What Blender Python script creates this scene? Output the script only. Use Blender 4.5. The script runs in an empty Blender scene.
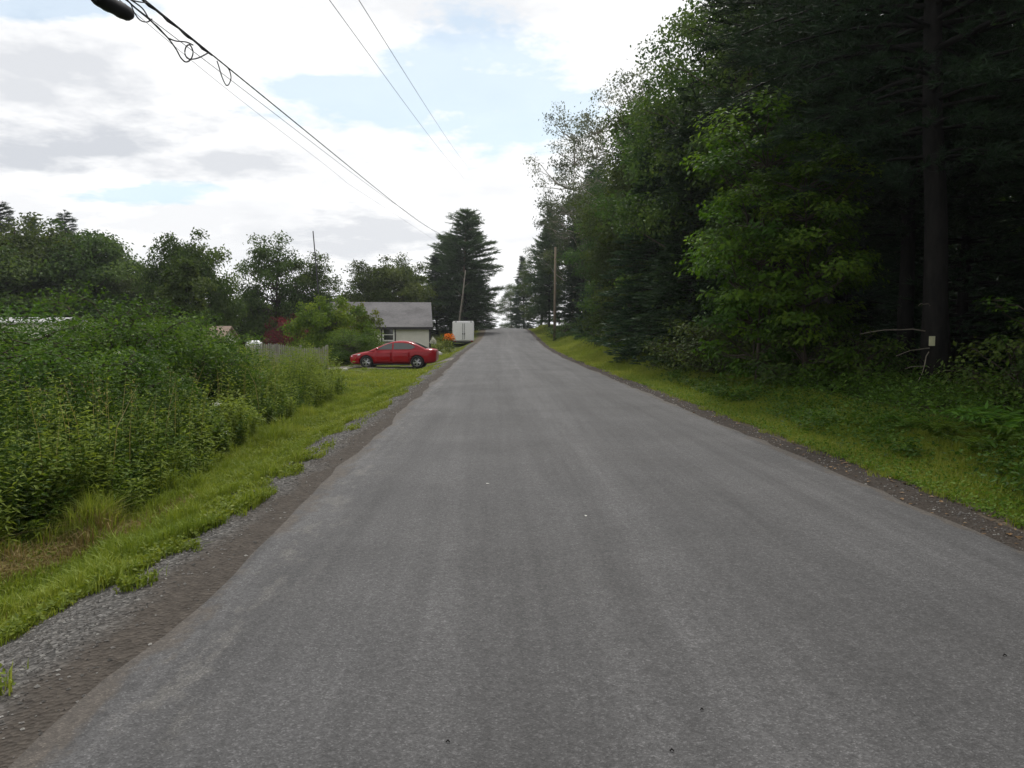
import bpy, bmesh, math, random
import numpy as np
from mathutils import Vector, Matrix, Euler

random.seed(7)
S = bpy.context.scene
COL = S.collection
R = math.radians
PI = math.pi

# ------------------------------------------------------------------ camera
F = 760.0
CAM_H = 1.65
cam_d = bpy.data.cameras.new('camera')
cam = bpy.data.objects.new('camera', cam_d)
COL.objects.link(cam)
cam_d.sensor_width = 36.0
cam_d.lens = 36.0 * F / 1024.0
cam_d.clip_start = 0.05
cam_d.clip_end = 6000
YAW, PITCH = math.atan(20 / F), R(4.2)
cam.location = (0, 0, CAM_H)
cam.rotation_euler = (PI / 2 - PITCH, 0, -YAW)
S.camera = cam
CAMROT = cam.rotation_euler.to_matrix()


def at(px, py, D):
    """world point seen at a pixel of the photograph, D metres down the road"""
    v = CAMROT @ Vector(((px - 512) / F, -(py - 384) / F, -1.0))
    k = D / v.y
    return Vector((v.x * k, D, CAM_H + v.z * k))


# ------------------------------------------------------------------ terrain
def sstep(a, b, x):
    t = np.clip((np.asarray(x, float) - a) / (b - a), 0, 1)
    return t * t * (3 - 2 * t)


_yk = np.array([-60, 0, 38, 59, 75, 88, 100, 110, 118, 130, 160, 250, 400, 3000], float)
_zk = np.array([0, 0, 0, .14, .40, .78, 1.22, 1.55, 1.62, 1.45, 0.2, -6, -9, -9], float)
_yt = np.arange(-60, 3000, 1.0)
_zt = np.interp(_yt, _yk, _zk)
_ker = np.hanning(13); _ker /= _ker.sum()
_zt = np.convolve(np.pad(_zt, 6, mode='edge'), _ker, mode='valid')


def road_z(y):
    return np.interp(y, _yt, _zt)


def road_c(y):
    return 1.07 + .85 * sstep(42, 95, y) + 3.0 * sstep(110, 200, y)


HW = 2.86


def bumps(x, y):
    return (.05 * np.sin(x * 1.3 + 1.1 * np.sin(y * .7)) * np.sin(y * .9 + .8 * np.sin(x * .5))
            + .03 * np.sin(x * 3.1 + y * 1.7) * np.sin(y * 2.3 - x * .9))


def ground_z(x, y):
    x = np.asarray(x, float); y = np.asarray(y, float)
    c = road_c(y); rz = road_z(y)
    u = (c - HW) - x
    v = x - (c + HW)
    L = -.5 + .55 * sstep(66, 84, y) + 1.35 * sstep(76, 112, y) - 11 * sstep(120, 300, y)
    left = (rz - .03) + (L - rz + .03) * sstep(.2, 2.2, u)
    right = (rz - .03) + .22 * sstep(.6, 4.0, v) + 1.0 * sstep(6, 60, v)
    z = np.where(x < c, left, right)
    amp = sstep(.5, 3, np.maximum(u, v))
    return z + bumps(x, y) * amp


def gz(x, y):
    return float(ground_z(x, y))


# ------------------------------------------------------------------ materials
class N:
    def __init__(self, nt):
        self.nt = nt

    def __call__(self, typ, **kw):
        n = self.nt.nodes.new('ShaderNode' + typ)
        for k, v in kw.items():
            if k.startswith('i_'):
                n.inputs[k[2:].replace('_', ' ')].default_value = v
            else:
                setattr(n, k, v)
        return n

    def link(self, a, b):
        self.nt.links.new(a, b)

    def math(self, op, a, b=None, c=None, clamp=False):
        n = self.nt.nodes.new('ShaderNodeMath'); n.operation = op; n.use_clamp = clamp
        for i, q in enumerate((a, b, c)):
            if q is None:
                continue
            if isinstance(q, (int, float)):
                n.inputs[i].default_value = q
            else:
                self.link(q, n.inputs[i])
        return n.outputs[0]

    def mix(self, fac, a, b, blend='MIX'):
        n = self.nt.nodes.new('ShaderNodeMix'); n.data_type = 'RGBA'; n.blend_type = blend
        for q, s in ((fac, n.inputs[0]), (a, n.inputs[6]), (b, n.inputs[7])):
            if isinstance(q, (int, float)):
                s.default_value = q
            elif isinstance(q, tuple):
                s.default_value = q if len(q) == 4 else q + (1,)
            else:
                self.link(q, s)
        return n.outputs[2]

    def ramp(self, fac, stops):
        n = self.nt.nodes.new('ShaderNodeValToRGB')
        e = n.color_ramp.elements
        while len(e) < len(stops):
            e.new(0.5)
        for i, (p, c) in enumerate(stops):
            e[i].position = p
            e[i].color = (c, c, c, 1) if isinstance(c, (int, float)) else tuple(c) + (1,)
        if not isinstance(fac, (int, float)):
            self.link(fac, n.inputs[0])
        return n.outputs[0]

    def noise(self, vec, scale, detail=4, rough=.55, dist=0.0):
        n = self('TexNoise'); n.inputs['Scale'].default_value = scale
        n.inputs['Detail'].default_value = detail; n.inputs['Roughness'].default_value = rough
        n.inputs['Distortion'].default_value = dist
        self.link(vec, n.inputs['Vector'])
        return n.outputs[0]

    def mapping(self, vec, scale=(1, 1, 1), loc=(0, 0, 0), rot=(0, 0, 0)):
        n = self('Mapping'); n.inputs['Scale'].default_value = scale
        n.inputs['Location'].default_value = loc; n.inputs['Rotation'].default_value = rot
        self.link(vec, n.inputs['Vector'])
        return n.outputs[0]


def new_mat(name):
    m = bpy.data.materials.new(name)
    m.use_nodes = True
    m.node_tree.nodes.clear()
    n = N(m.node_tree)
    out = n('OutputMaterial')
    return m, n, out


def simple(name, col, rough=.6, metal=0.0, var=.12, scale=6.0, bump=0.0, coat=0.0, spec=.5):
    """a plain material with a little uneven wear"""
    m, n, out = new_mat(name)
    tc = n('TexCoord').outputs['Object']
    f = n.noise(tc, scale, 5)
    lo = tuple(c * (1 - var) for c in col); hi = tuple(min(1, c * (1 + var)) for c in col)
    c = n.ramp(f, [(.3, lo), (.7, hi)])
    p = n('BsdfPrincipled')
    n.link(c, p.inputs['Base Color'])
    p.inputs['Roughness'].default_value = rough
    p.inputs['Metallic'].default_value = metal
    p.inputs['Specular IOR Level'].default_value = spec
    p.inputs['Coat Weight'].default_value = coat
    p.inputs['Coat Roughness'].default_value = .05
    if bump:
        b = n('Bump'); b.inputs['Strength'].default_value = bump
        n.link(n.noise(tc, scale * 6, 3), b.inputs['Height']); n.link(b.outputs[0], p.inputs['Normal'])
    n.link(p.outputs[0], out.inputs[0])
    return m


def leaf_mat(name, lo, mid, hi, trans=.35, rough=.55, obj_var=.25, spec=.14):
    """leaves: each leaf has its own tint, each plant its own shade of green, light shines through"""
    m, n, out = new_mat(name)
    t = n('Attribute', attribute_name='tint').outputs['Fac']
    c = n.ramp(t, [(0, lo), (.5, mid), (1, hi)])
    oi = n('ObjectInfo').outputs['Random']
    hsv = n('HueSaturation')
    n.link(c, hsv.inputs['Color'])
    n.link(n.math('MULTIPLY_ADD', oi, .04, .48), hsv.inputs['Hue'])
    n.link(n.math('MULTIPLY_ADD', oi, obj_var, 1 - obj_var / 2), hsv.inputs['Value'])
    p = n('BsdfPrincipled')
    n.link(hsv.outputs[0], p.inputs['Base Color'])
    p.inputs['Roughness'].default_value = rough
    p.inputs['Specular IOR Level'].default_value = spec
    tr = n('BsdfTranslucent')
    warm = n.mix(.6, hsv.outputs[0], (1.25, 1.15, .35, 1), 'MULTIPLY')
    n.link(warm, tr.inputs['Color'])
    mx = n('MixShader'); mx.inputs[0].default_value = trans
    n.link(p.outputs[0], mx.inputs[1]); n.link(tr.outputs[0], mx.inputs[2])
    n.link(mx.outputs[0], out.inputs[0])
    return m


def bark_mat(name, a, b, sx=9.0, sz=1.6):
    m, n, out = new_mat(name)
    tc = n('TexCoord').outputs['Object']
    v = n.mapping(tc, (sx, sx, sz))
    f = n.noise(v, 1.0, 6, .65, .4)
    c = n.ramp(f, [(.3, a), (.65, b)])
    p = n('BsdfPrincipled'); n.link(c, p.inputs['Base Color']); p.inputs['Roughness'].default_value = .9
    p.inputs['Specular IOR Level'].default_value = .15
    bp = n('Bump'); bp.inputs['Strength'].default_value = .8; bp.inputs['Distance'].default_value = .03
    n.link(f, bp.inputs['Height']); n.link(bp.outputs[0], p.inputs['Normal'])
    n.link(p.outputs[0], out.inputs[0])
    return m


M = {}
M['leaf_wood'] = leaf_mat('forest_leaves', (.038, .072, .018), (.062, .110, .027), (.105, .16, .042), trans=.42)
M['leaf_pale'] = leaf_mat('pale_leaves', (.055, .075, .045), (.085, .11, .065), (.14, .16, .10), trans=.3)
M['leaf_maple'] = leaf_mat('maple_leaves', (.034, .086, .010), (.066, .148, .014), (.12, .215, .022), trans=.5, obj_var=.15)
M['leaf_shrub'] = leaf_mat('shrub_leaves', (.038, .080, .012), (.072, .138, .018), (.135, .215, .032), trans=.4)
M['leaf_bright'] = leaf_mat('bright_shrub_leaves', (.075, .12, .015), (.13, .19, .022), (.20, .25, .035), trans=.4)
M['leaf_weed'] = leaf_mat('weed_leaves', (.040, .090, .014), (.095, .175, .024), (.21, .29, .05), trans=.42, spec=.12)
M['leaf_under'] = leaf_mat('undergrowth_leaves', (.030, .062, .012), (.050, .095, .016), (.09, .14, .026), trans=.35)
M['leaf_red'] = leaf_mat('red_leaves', (.09, .016, .022), (.15, .024, .032), (.22, .05, .045), trans=.3)
M['leaf_fern'] = leaf_mat('fern_leaves', (.05, .11, .012), (.085, .17, .02), (.12, .21, .03), trans=.45)
M['leaf_left'] = leaf_mat('field_tree_leaves', (.040, .070, .016), (.066, .108, .026), (.11, .155, .042), trans=.42)
M['needle'] = leaf_mat('pine_needles', (.040, .074, .034), (.060, .108, .050), (.088, .145, .070), trans=.3)
M['needle_blue'] = leaf_mat('hemlock_needles', (.024, .054, .028), (.040, .080, .038), (.062, .108, .050), trans=.2)
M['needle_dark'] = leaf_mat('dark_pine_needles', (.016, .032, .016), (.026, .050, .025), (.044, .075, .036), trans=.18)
M['grass'] = leaf_mat('grass_blades', (.15, .205, .026), (.235, .285, .040), (.36, .38, .085), trans=.35, obj_var=0)
M['grass_dry'] = leaf_mat('dry_grass_blades', (.20, .16, .065), (.29, .235, .10), (.36, .30, .14), trans=.25, obj_var=0)
M['clover'] = leaf_mat('clover_leaves', (.08, .135, .016), (.135, .205, .024), (.20, .265, .04), trans=.35, obj_var=0)
M['litter'] = leaf_mat('dead_leaves', (.10, .06, .03), (.18, .11, .05), (.30, .20, .10), trans=.1, obj_var=0)
M['petal_orange'] = leaf_mat('orange_petals', (.75, .13, .02), (.85, .2, .03), (.9, .3, .06), trans=.3, obj_var=0)
M['petal_white'] = leaf_mat('white_petals', (.6, .6, .58), (.75, .75, .72), (.8, .8, .8), trans=.2, obj_var=0)
M['bark'] = bark_mat('grey_brown_bark', (.03, .024, .018), (.10, .082, .065))
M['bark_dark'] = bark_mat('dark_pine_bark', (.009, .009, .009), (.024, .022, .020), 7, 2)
M['bark_pale'] = bark_mat('pale_bark', (.14, .125, .10), (.32, .29, .24), 6, 2)
M['pole'] = bark_mat('weathered_pole_wood', (.14, .11, .08), (.25, .205, .15), 14, .5)
M['dead_wood'] = bark_mat('dead_branch_wood', (.20, .17, .13), (.36, .32, .26))
M['wire'] = simple('black_cable', (.010, .010, .014), .75, spec=.2)
M['wire_thin'] = simple('grey_wire', (.05, .05, .055), .6)
M['steel'] = simple('galvanised_steel', (.45, .46, .47), .45, .8)
M['rubber'] = simple('tyre_rubber', (.018, .018, .018), .85)
M['black'] = simple('black_plastic', (.015, .015, .016), .55)
M['rim'] = simple('alloy_rim', (.55, .56, .58), .3, .9)
M['white_paint'] = simple('white_painted_metal', (.88, .88, .88), .4, 0, .04)
M['trim_white'] = simple('white_window_trim', (.78, .78, .75), .5, 0, .05)
M['trim_dark'] = simple('dark_brown_trim', (.022, .018, .022), .6)
M['siding'] = simple('beige_siding', (.76, .735, .68), .75, 0, .05, 2)
M['red_lens'] = simple('red_lens', (.35, .01, .012), .2)
M['clear_lens'] = simple('clear_lens', (.65, .66, .68), .15, .2)
M['stone_pale'] = simple('pale_stone', (.52, .50, .46), .85, 0, .15, 5, .3)
M['pot'] = simple('dark_pot', (.03, .028, .03), .6)
M['tag'] = simple('yellowed_notice', (.62, .62, .40), .7)
M['fence_wood'] = bark_mat('silvered_fence_wood', (.19, .185, .17), (.36, .35, .32), 12, .8)


def car_paint():
    m, n, out = new_mat('red_car_paint')
    p = n('BsdfPrincipled')
    tc = n('TexCoord').outputs['Object']
    c = n.ramp(n.noise(tc, 1.5, 4), [(.3, (.28, .002, .008)), (.7, (.32, .003, .010))])
    n.link(c, p.inputs['Base Color'])
    p.inputs['Roughness'].default_value = .3
    p.inputs['Metallic'].default_value = 0
    p.inputs['Coat Weight'].default_value = .6
    p.inputs['Specular IOR Level'].default_value = .04
    p.inputs['Coat Roughness'].default_value = .04
    n.link(p.outputs[0], out.inputs[0])
    return m


M['car_red'] = car_paint()


def glass(name, col):
    m, n, out = new_mat(name)
    p = n('BsdfPrincipled')
    tc = n('TexCoord').outputs['Object']
    c = n.ramp(n.noise(tc, 2.0, 2), [(.3, col), (.7, tuple(x * 1.3 for x in col))])
    n.link(c, p.inputs['Base Color'])
    p.inputs['Roughness'].default_value = .06
    p.inputs['Specular IOR Level'].default_value = .8
    n.link(p.outputs[0], out.inputs[0])
    return m


M['car_glass'] = glass('tinted_car_glass', (.05, .055, .055))
M['pane'] = glass('dark_window_pane', (.02, .024, .024))


def asphalt():
    m, n, out = new_mat('worn_asphalt')
    tc = n('TexCoord').outputs['Object']
    sa = n('Attribute', attribute_name='s').outputs['Fac']
    # aggregate: fine stones
    vor = n('TexVoronoi'); vor.inputs['Scale'].default_value = 130; n.link(tc, vor.inputs['Vector'])
    vsep = n('SeparateColor'); n.link(vor.outputs['Color'], vsep.inputs[0])
    stone = n.ramp(vsep.outputs[0], [(0, .64), (.5, .92), (.86, 1.12), (1, 1.7)])
    fine = n.ramp(n.noise(tc, 30, 4, .7), [(.3, .72), (.7, 1.28)])
    patch = n.ramp(n.noise(tc, .42, 8, .65), [(.3, .78), (.7, 1.2)])
    streak = n.ramp(n.noise(n.mapping(tc, (2.6, .09, 1)), 1.0, 5, .6, .3), [(.3, .78), (.72, 1.22)])
    streak2 = n.ramp(n.noise(n.mapping(tc, (9, .35, 1)), 1.0, 4, .65), [(.3, .92), (.7, 1.09)])
    base = n.mix(n.noise(tc, .3, 4), (.064, .064, .067, 1), (.085, .083, .083, 1))
    # paler line along the crown where the two lanes were laid, warped
    warp = n.math('MULTIPLY_ADD', n.noise(n.mapping(tc, (.4, .25, 1)), 1.0, 3), .7, -.35)
    sw = n.math('ADD', sa, warp)
    crown = n.ramp(n.math('ABSOLUTE', n.math('SUBTRACT', sw, .02)), [(0, 1.22), (.10, 1.12), (.28, 1.0)])
    wheel = n.ramp(n.math('ABSOLUTE', n.math('SUBTRACT', n.math('ABSOLUTE', sw), .95)), [(0, .93), (.45, 1.02)])
    # crumbled, paler ragged edges
    en = n.noise(n.mapping(tc, (3, 1.2, 1)), 1.2, 6, .7)
    edge = n.math('MULTIPLY_ADD', en, .9, n.math('ABSOLUTE', sa))
    edg = n.ramp(n.math('MULTIPLY', edge, .25), [(.0, 1), (.735, 1), (.785, 1.2), (.81, .88), (.86, .7)])
    col = base
    for f in (stone, fine, patch, streak, streak2, crown, wheel, edg):
        col = n.mix(1.0, col, f, 'MULTIPLY')
    crumb = n.math('MULTIPLY', n.ramp(n.noise(n.mapping(tc, (1, .45, 1)), 4.5, 8, .75), [(.52, 0), (.60, 1)]), n.ramp(n.math('ABSOLUTE', n.math('ADD', sa, 2.58)), [(0, .8), (.14, .6), (.30, .15), (.5, 0)]))
    col = n.mix(crumb, col, n.mix(1.0, (.125, .120, .114, 1), stone, 'MULTIPLY'))
    rag = n.noise(n.mapping(tc, (2.2, 1.0, 1)), 1.5, 8, .72)
    ef = n.math('DIVIDE', n.math('SUBTRACT', n.math('MULTIPLY_ADD', rag, .8, n.math('ABSOLUTE', sa)), 3.12), .10, clamp=True)
    dirt = n.mix(1.0, (.082, .070, .059, 1), n.ramp(n.noise(tc, 14, 5, .7), [(.3, .75), (.7, 1.25)]), 'MULTIPLY')
    dirt = n.mix(.7, dirt, n.mix(1.0, dirt, stone, 'MULTIPLY'))
    dirt = n.mix(1.0, dirt, fine, 'MULTIPLY')
    col = n.mix(n.math('MULTIPLY', ef, .85), col, dirt)
    p = n('BsdfPrincipled'); n.link(col, p.inputs['Base Color'])
    p.inputs['Roughness'].default_value = .82
    p.inputs['Specular IOR Level'].default_value = .35
    b = n('Bump'); b.inputs['Strength'].default_value = .5; b.inputs['Distance'].default_value = .006
    n.link(n.math('ADD', vor.outputs['Distance'], n.noise(tc, 45, 3)), b.inputs['Height'])
    n.link(b.outputs[0], p.inputs['Normal'])
    n.link(p.outputs[0], out.inputs[0])
    return m


M['asphalt'] = asphalt()


def shoulder_mat(name, gravel_from, dirt, gravel, width=.25):
    m, n, out = new_mat(name)
    tc = n('TexCoord').outputs['Object']
    sa = n.math('ABSOLUTE', n('Attribute', attribute_name='s').outputs['Fac'])
    wn = n.math('MULTIPLY_ADD', n.noise(n.mapping(tc, (1, .5, 1)), 1.6, 5), .9, -.45)
    f = n.math('DIVIDE', n.math('SUBTRACT', n.math('ADD', sa, wn), gravel_from), width, clamp=True)
    vor = n('TexVoronoi'); vor.inputs['Scale'].default_value = 38; n.link(tc, vor.inputs['Vector'])
    vsep = n('SeparateColor'); n.link(vor.outputs['Color'], vsep.inputs[0])
    st = n.ramp(vsep.outputs[0], [(0, .5), (.6, .95), (1, 1.7)])
    gcol = n.mix(1.0, gravel, st, 'MULTIPLY')
    dn = n.ramp(n.noise(tc, 9, 6, .7), [(.3, .75), (.7, 1.25)])
    dcol = n.mix(1.0, dirt, dn, 'MULTIPLY')
    dcol = n.mix(.28, dcol, n.mix(1.0, dcol, st, 'MULTIPLY'))
    col = n.mix(f, dcol, gcol)
    p = n('BsdfPrincipled'); n.link(col, p.inputs['Base Color']); p.inputs['Roughness'].default_value = .95
    p.inputs['Specular IOR Level'].default_value = .15
    b = n('Bump'); b.inputs['Strength'].default_value = .9; b.inputs['Distance'].default_value = .015
    n.link(n.math('ADD', n.math('MULTIPLY', vor.outputs['Distance'], 1.5), n.noise(tc, 16, 4)), b.inputs['Height'])
    n.link(b.outputs[0], p.inputs['Normal'])
    n.link(p.outputs[0], out.inputs[0])
    return m


M['shoulder_l'] = shoulder_mat('dirt_and_gravel', 3.10, (.072, .062, .053, 1), (.106, .102, .097, 1))
M['shoulder_r'] = shoulder_mat('dark_dirt', 3.6, (.056, .047, .040, 1), (.09, .076, .060, 1))
M['drive'] = shoulder_mat('gravel_drive', -5, (.12, .1, .08, 1), (.19, .175, .15, 1))


def ground_mat():
    m, n, out = new_mat('turf_and_forest_soil')
    tc = n('TexCoord').outputs['Object']
    sa = n('Attribute', attribute_name='s').outputs['Fac']
    g = n.ramp(n.noise(tc, 1.2, 6, .65), [(.3, (.055, .072, .018)), (.55, (.085, .105, .025)), (.75, (.11, .105, .045))])
    fine = n.ramp(n.noise(tc, 22, 4, .7), [(.3, .65), (.7, 1.3)])
    g = n.mix(1.0, g, fine, 'MULTIPLY')
    soil = n.ramp(n.noise(tc, 3, 6, .7), [(.3, (.022, .018, .012)), (.7, (.062, .045, .028))])
    wob = n.math('MULTIPLY_ADD', n.noise(tc, .5, 3), 1.6, -.8)
    f = n.math('DIVIDE', n.math('SUBTRACT', n.math('ADD', sa, wob), 4.6), 1.2, clamp=True)
    col = n.mix(f, g, soil)
    f2 = n.math('DIVIDE', n.math('SUBTRACT', n.math('ADD', n.math('ABSOLUTE', sa), n.math('MULTIPLY', wob, .3)), 3.35), .35, clamp=True)
    dirt = n.ramp(n.noise(tc, 8, 5, .7), [(.3, (.07, .055, .04)), (.7, (.13, .11, .085))])
    col = n.mix(f2, dirt, col)
    p = n('BsdfPrincipled'); n.link(col, p.inputs['Base Color']); p.inputs['Roughness'].default_value = 1
    p.inputs['Specular IOR Level'].default_value = .1
    b = n('Bump'); b.inputs['Strength'].default_value = .8; b.inputs['Distance'].default_value = .03
    n.link(n.noise(tc, 14, 5), b.inputs['Height']); n.link(b.outputs[0], p.inputs['Normal'])
    n.link(p.outputs[0], out.inputs[0])
    return m


M['ground'] = ground_mat()


def shingles():
    m, n, out = new_mat('weathered_grey_shingles')
    tc = n('TexCoord').outputs['Object']
    br = n('TexBrick'); n.link(n.mapping(tc, (1, 1, 1)), br.inputs['Vector'])
    br.inputs['Scale'].default_value = 4.0
    br.inputs['Color1'].default_value = (.105, .10, .105, 1); br.inputs['Color2'].default_value = (.14, .136, .138, 1)
    br.inputs['Mortar'].default_value = (.12, .115, .12, 1); br.inputs['Mortar Size'].default_value = .012
    st = n.ramp(n.noise(n.mapping(tc, (.55, .8, .8)), 1.0, 5, .6), [(.32, .62), (.5, 1.0), (.7, 1.15)])
    col = n.mix(1.0, br.outputs[0], st, 'MULTIPLY')
    p = n('BsdfPrincipled'); n.link(col, p.inputs['Base Color']); p.inputs['Roughness'].default_value = .9
    n.link(p.outputs[0], out.inputs[0])
    return m


M['shingle'] = shingles()
M['shingle_brown'] = simple('brown_shingles', (.23, .17, .13), .9, 0, .3, 3)
M['metal_roof'] = simple('pale_metal_roof', (.33, .33, .33), .6, 0, .06)


# ------------------------------------------------------------------ mesh assembly with numpy
class Geo:
    def __init__(self):
        self.v = []; self.t = []; self.f = {3: [], 4: []}; self.n = 0; self.extra = None

    def add(self, v, faces, tint=None):
        """v (n,3); faces: list of int arrays (k,3) or (k,4); tint (n,)"""
        v = np.asarray(v, np.float32).reshape(-1, 3)
        for f in faces:
            f = np.asarray(f, np.int64)
            if len(f):
                self.f[f.shape[1]].append(f + self.n)
        self.v.append(v)
        self.t.append(np.full(len(v), .5, np.float32) if tint is None else np.asarray(tint, np.float32).ravel())
        self.n += len(v)

    def mesh(self, name, mat, smooth=False, s_attr=None):
        me = bpy.data.meshes.new(name)
        V = np.concatenate(self.v) if self.v else np.zeros((0, 3), np.float32)
        T = np.concatenate(self.t)
        tri = np.concatenate(self.f[3]) if self.f[3] else np.zeros((0, 3), np.int64)
        quad = np.concatenate(self.f[4]) if self.f[4] else np.zeros((0, 4), np.int64)
        me.vertices.add(len(V)); me.vertices.foreach_set('co', V.ravel())
        loops = np.concatenate([tri.ravel(), quad.ravel()]).astype(np.int32)
        me.loops.add(len(loops)); me.loops.foreach_set('vertex_index', loops)
        starts = np.concatenate([np.arange(len(tri)) * 3, len(tri) * 3 + np.arange(len(quad)) * 4]).astype(np.int32)
        me.polygons.add(len(starts)); me.polygons.foreach_set('loop_start', starts)
        me.update(calc_edges=True)
        a = me.attributes.new('tint', 'FLOAT', 'POINT'); a.data.foreach_set('value', T)
        if s_attr is not None:
            a = me.attributes.new('s', 'FLOAT', 'POINT'); a.data.foreach_set('value', np.asarray(s_attr, np.float32))
        me.polygons.foreach_set('use_smooth', np.full(len(starts), smooth, bool))
        if mat:
            me.materials.append(mat)
        me.validate()
        return me


def norm(a):
    return a / np.maximum(np.linalg.norm(a, axis=-1, keepdims=True), 1e-9)


def leaves(g, rs, P, L, W=.5, up=.6, tint=None, dirs=None, fold=.25, droop=0.0, nb=None):
    """diamond leaves folded on the midrib at points P, lengths L"""
    n = len(P)
    if n == 0:
        return
    L = np.broadcast_to(np.asarray(L, float), (n,)).reshape(n, 1)
    nr = norm(rs.normal(size=(n, 3)) * (1 - up) + (np.array([0, 0, up]) if nb is None else nb * up))
    d = rs.normal(size=(n, 3)) if dirs is None else dirs + rs.normal(size=(n, 3)) * .25
    d = d - nr * (d * nr).sum(1, keepdims=True)
    d = norm(d); d[:, 2] -= droop; d = norm(d)
    s = norm(np.cross(d, nr)); nr = np.cross(s, d)
    a = P; b = P + d * L * .42 + s * L * W * .5 + nr * L * fold * W * .5
    c = P + d * L - nr * L * .06; e = P + d * L * .42 - s * L * W * .5 + nr * L * fold * W * .5
    V = np.stack([a, b, c, e], 1).reshape(-1, 3)
    i = np.arange(n)[:, None] * 4
    if tint is None:
        tint = rs.uniform(0, 1, n)
    g.add(V, [i + np.array([0, 2, 1]), i + np.array([0, 3, 2])], np.repeat(tint, 4))


def tube(g, pts, rad, k=6, cap=True, tint=.5):
    pts = np.asarray(pts, float); n = len(pts)
    rad = np.broadcast_to(np.asarray(rad, float), (n,))
    tan = norm(np.gradient(pts, axis=0))
    ref = np.array([0, 0, 1.0]) if abs(tan[:, 2]).mean() < .8 else np.array([1.0, 0, 0])
    a = norm(np.cross(tan, ref)); b = np.cross(tan, a)
    th = np.linspace(0, 2 * PI, k, endpoint=False)
    ring = a[:, None] * np.cos(th)[None, :, None] + b[:, None] * np.sin(th)[None, :, None]
    V = (pts[:, None] + ring * rad[:, None, None]).reshape(-1, 3)
    i = np.arange(n - 1)[:, None] * k; j = np.arange(k)[None]; j2 = (j + 1) % k
    q = np.stack([i + j, i + j2, i + k + j2, i + k + j], -1).reshape(-1, 4)
    faces = [q]
    if cap:
        V = np.vstack([V, pts[:1], pts[-1:]])
        c0 = n * k
        jj = np.arange(k)
        faces.append(np.stack([np.full(k, c0), (jj + 1) % k, jj], 1))
        faces.append(np.stack([np.full(k, c0 + 1), (n - 1) * k + jj, (n - 1) * k + (jj + 1) % k], 1))
    g.add(V, faces, np.full(len(V), tint))


def box(g, lo, hi):
    x0, y0, z0 = lo; x1, y1, z1 = hi
    V = [(x0, y0, z0), (x1, y0, z0), (x1, y1, z0), (x0, y1, z0), (x0, y0, z1), (x1, y0, z1), (x1, y1, z1), (x0, y1, z1)]
    Fq = [(0, 3, 2, 1), (4, 5, 6, 7), (0, 1, 5, 4), (1, 2, 6, 5), (2, 3, 7, 6), (3, 0, 4, 7)]
    g.add(V, [np.array(Fq)])


def curve_pts(a, b, n=6, sag=0.0, rs=None, wob=0.0):
    a = np.asarray(a, float); b = np.asarray(b, float)
    t = np.linspace(0, 1, n)[:, None]
    p = a + (b - a) * t
    p[:, 2] += sag * np.sin(PI * t[:, 0])
    if rs is not None and wob:
        w = rs.normal(size=(n, 3)) * wob; w[0] = 0; w[-1] = 0
        p += w
    return p


# ------------------------------------------------------------------ scene objects
def obj(name, me, parent=None, loc=None):
    o = bpy.data.objects.new(name, me)
    COL.objects.link(o)
    if parent:
        o.parent = parent
    if loc is not None:
        o.location = loc
    return o


def gobj(name, g, mat, parent=None, loc=None, smooth=False, s_attr=None):
    return obj(name, g.mesh(name, M[mat] if isinstance(mat, str) else mat, smooth, s_attr), parent, loc)


def tag(o, label=None, cat=None, group=None, kind=None):
    if label: o['label'] = label
    if cat: o['category'] = cat
    if group: o['group'] = group
    if kind: o['kind'] = kind
    return o


def thing(name, label, cat, loc=(0, 0, 0), rz=0.0, group=None, scale=None):
    o = bpy.data.objects.new(name, None)
    COL.objects.link(o)
    o.location = loc; o.rotation_euler = (0, 0, rz)
    o.empty_display_size = .2
    if scale is not None:
        o.scale = scale if isinstance(scale, tuple) else (scale,) * 3
    return tag(o, label, cat, group)


# ------------------------------------------------------------------ ground, road, shoulders
YL = np.unique(np.concatenate([np.arange(-30, 30, .5), np.arange(30, 135, 1.5), np.arange(135, 320, 8),
                               np.geomspace(320, 3500, 16)]).round(3))
SL = np.unique(np.concatenate([np.arange(-8, 8.01, .25), [-9, -10, -11.5, -13, -15, -18, -22, -28, -36, -50, -75, -120, -250, -600, -1500],
                               [9, 10, 11.5, 13, 15, 18, 22, 28, 36, 50, 75, 120, 250, 600, 1500]]).round(3))


def strip(name, mat, ylines, sfun, zfun, kind='structure', label=None):
    """grid over the road's own coordinates: sfun(y) -> s values"""
    Sv = np.array([sfun(y) for y in ylines]); Y = np.repeat(ylines[:, None], Sv.shape[1], 1)
    X = road_c(Y) + Sv
    Z = zfun(X, Y, Sv)
    g = Geo(); r, c = Sv.shape
    i = (np.arange(r - 1)[:, None] * c + np.arange(c - 1)[None]).reshape(-1)
    g.add(np.stack([X, Y, Z], -1).reshape(-1, 3), [np.stack([i, i + 1, i + c + 1, i + c], 1)])
    o = gobj(name, g, mat, smooth=True, s_attr=Sv.ravel())
    tag(o, label, None, None, kind)
    return o


strip('ground', 'ground', YL, lambda y: SL, lambda X, Y, Sv: ground_z(X, Y), label='green and brown ground on both sides of the road')
ry = YL[(YL > -14) & (YL < 300)]
_rs = np.random.RandomState(3)
ej = {float(y): (_rs.normal() * .018 + .05 * math.sin(y * .9) + .03 * math.sin(y * 2.3), _rs.normal() * .03 + .04 * math.sin(y * .7 + 1)) for y in ry}
cross = np.linspace(-1, 1, 23)


def road_s(y):
    l, r = ej[float(y)]
    s = cross * HW
    s[0] -= l; s[-1] += r
    return s


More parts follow.
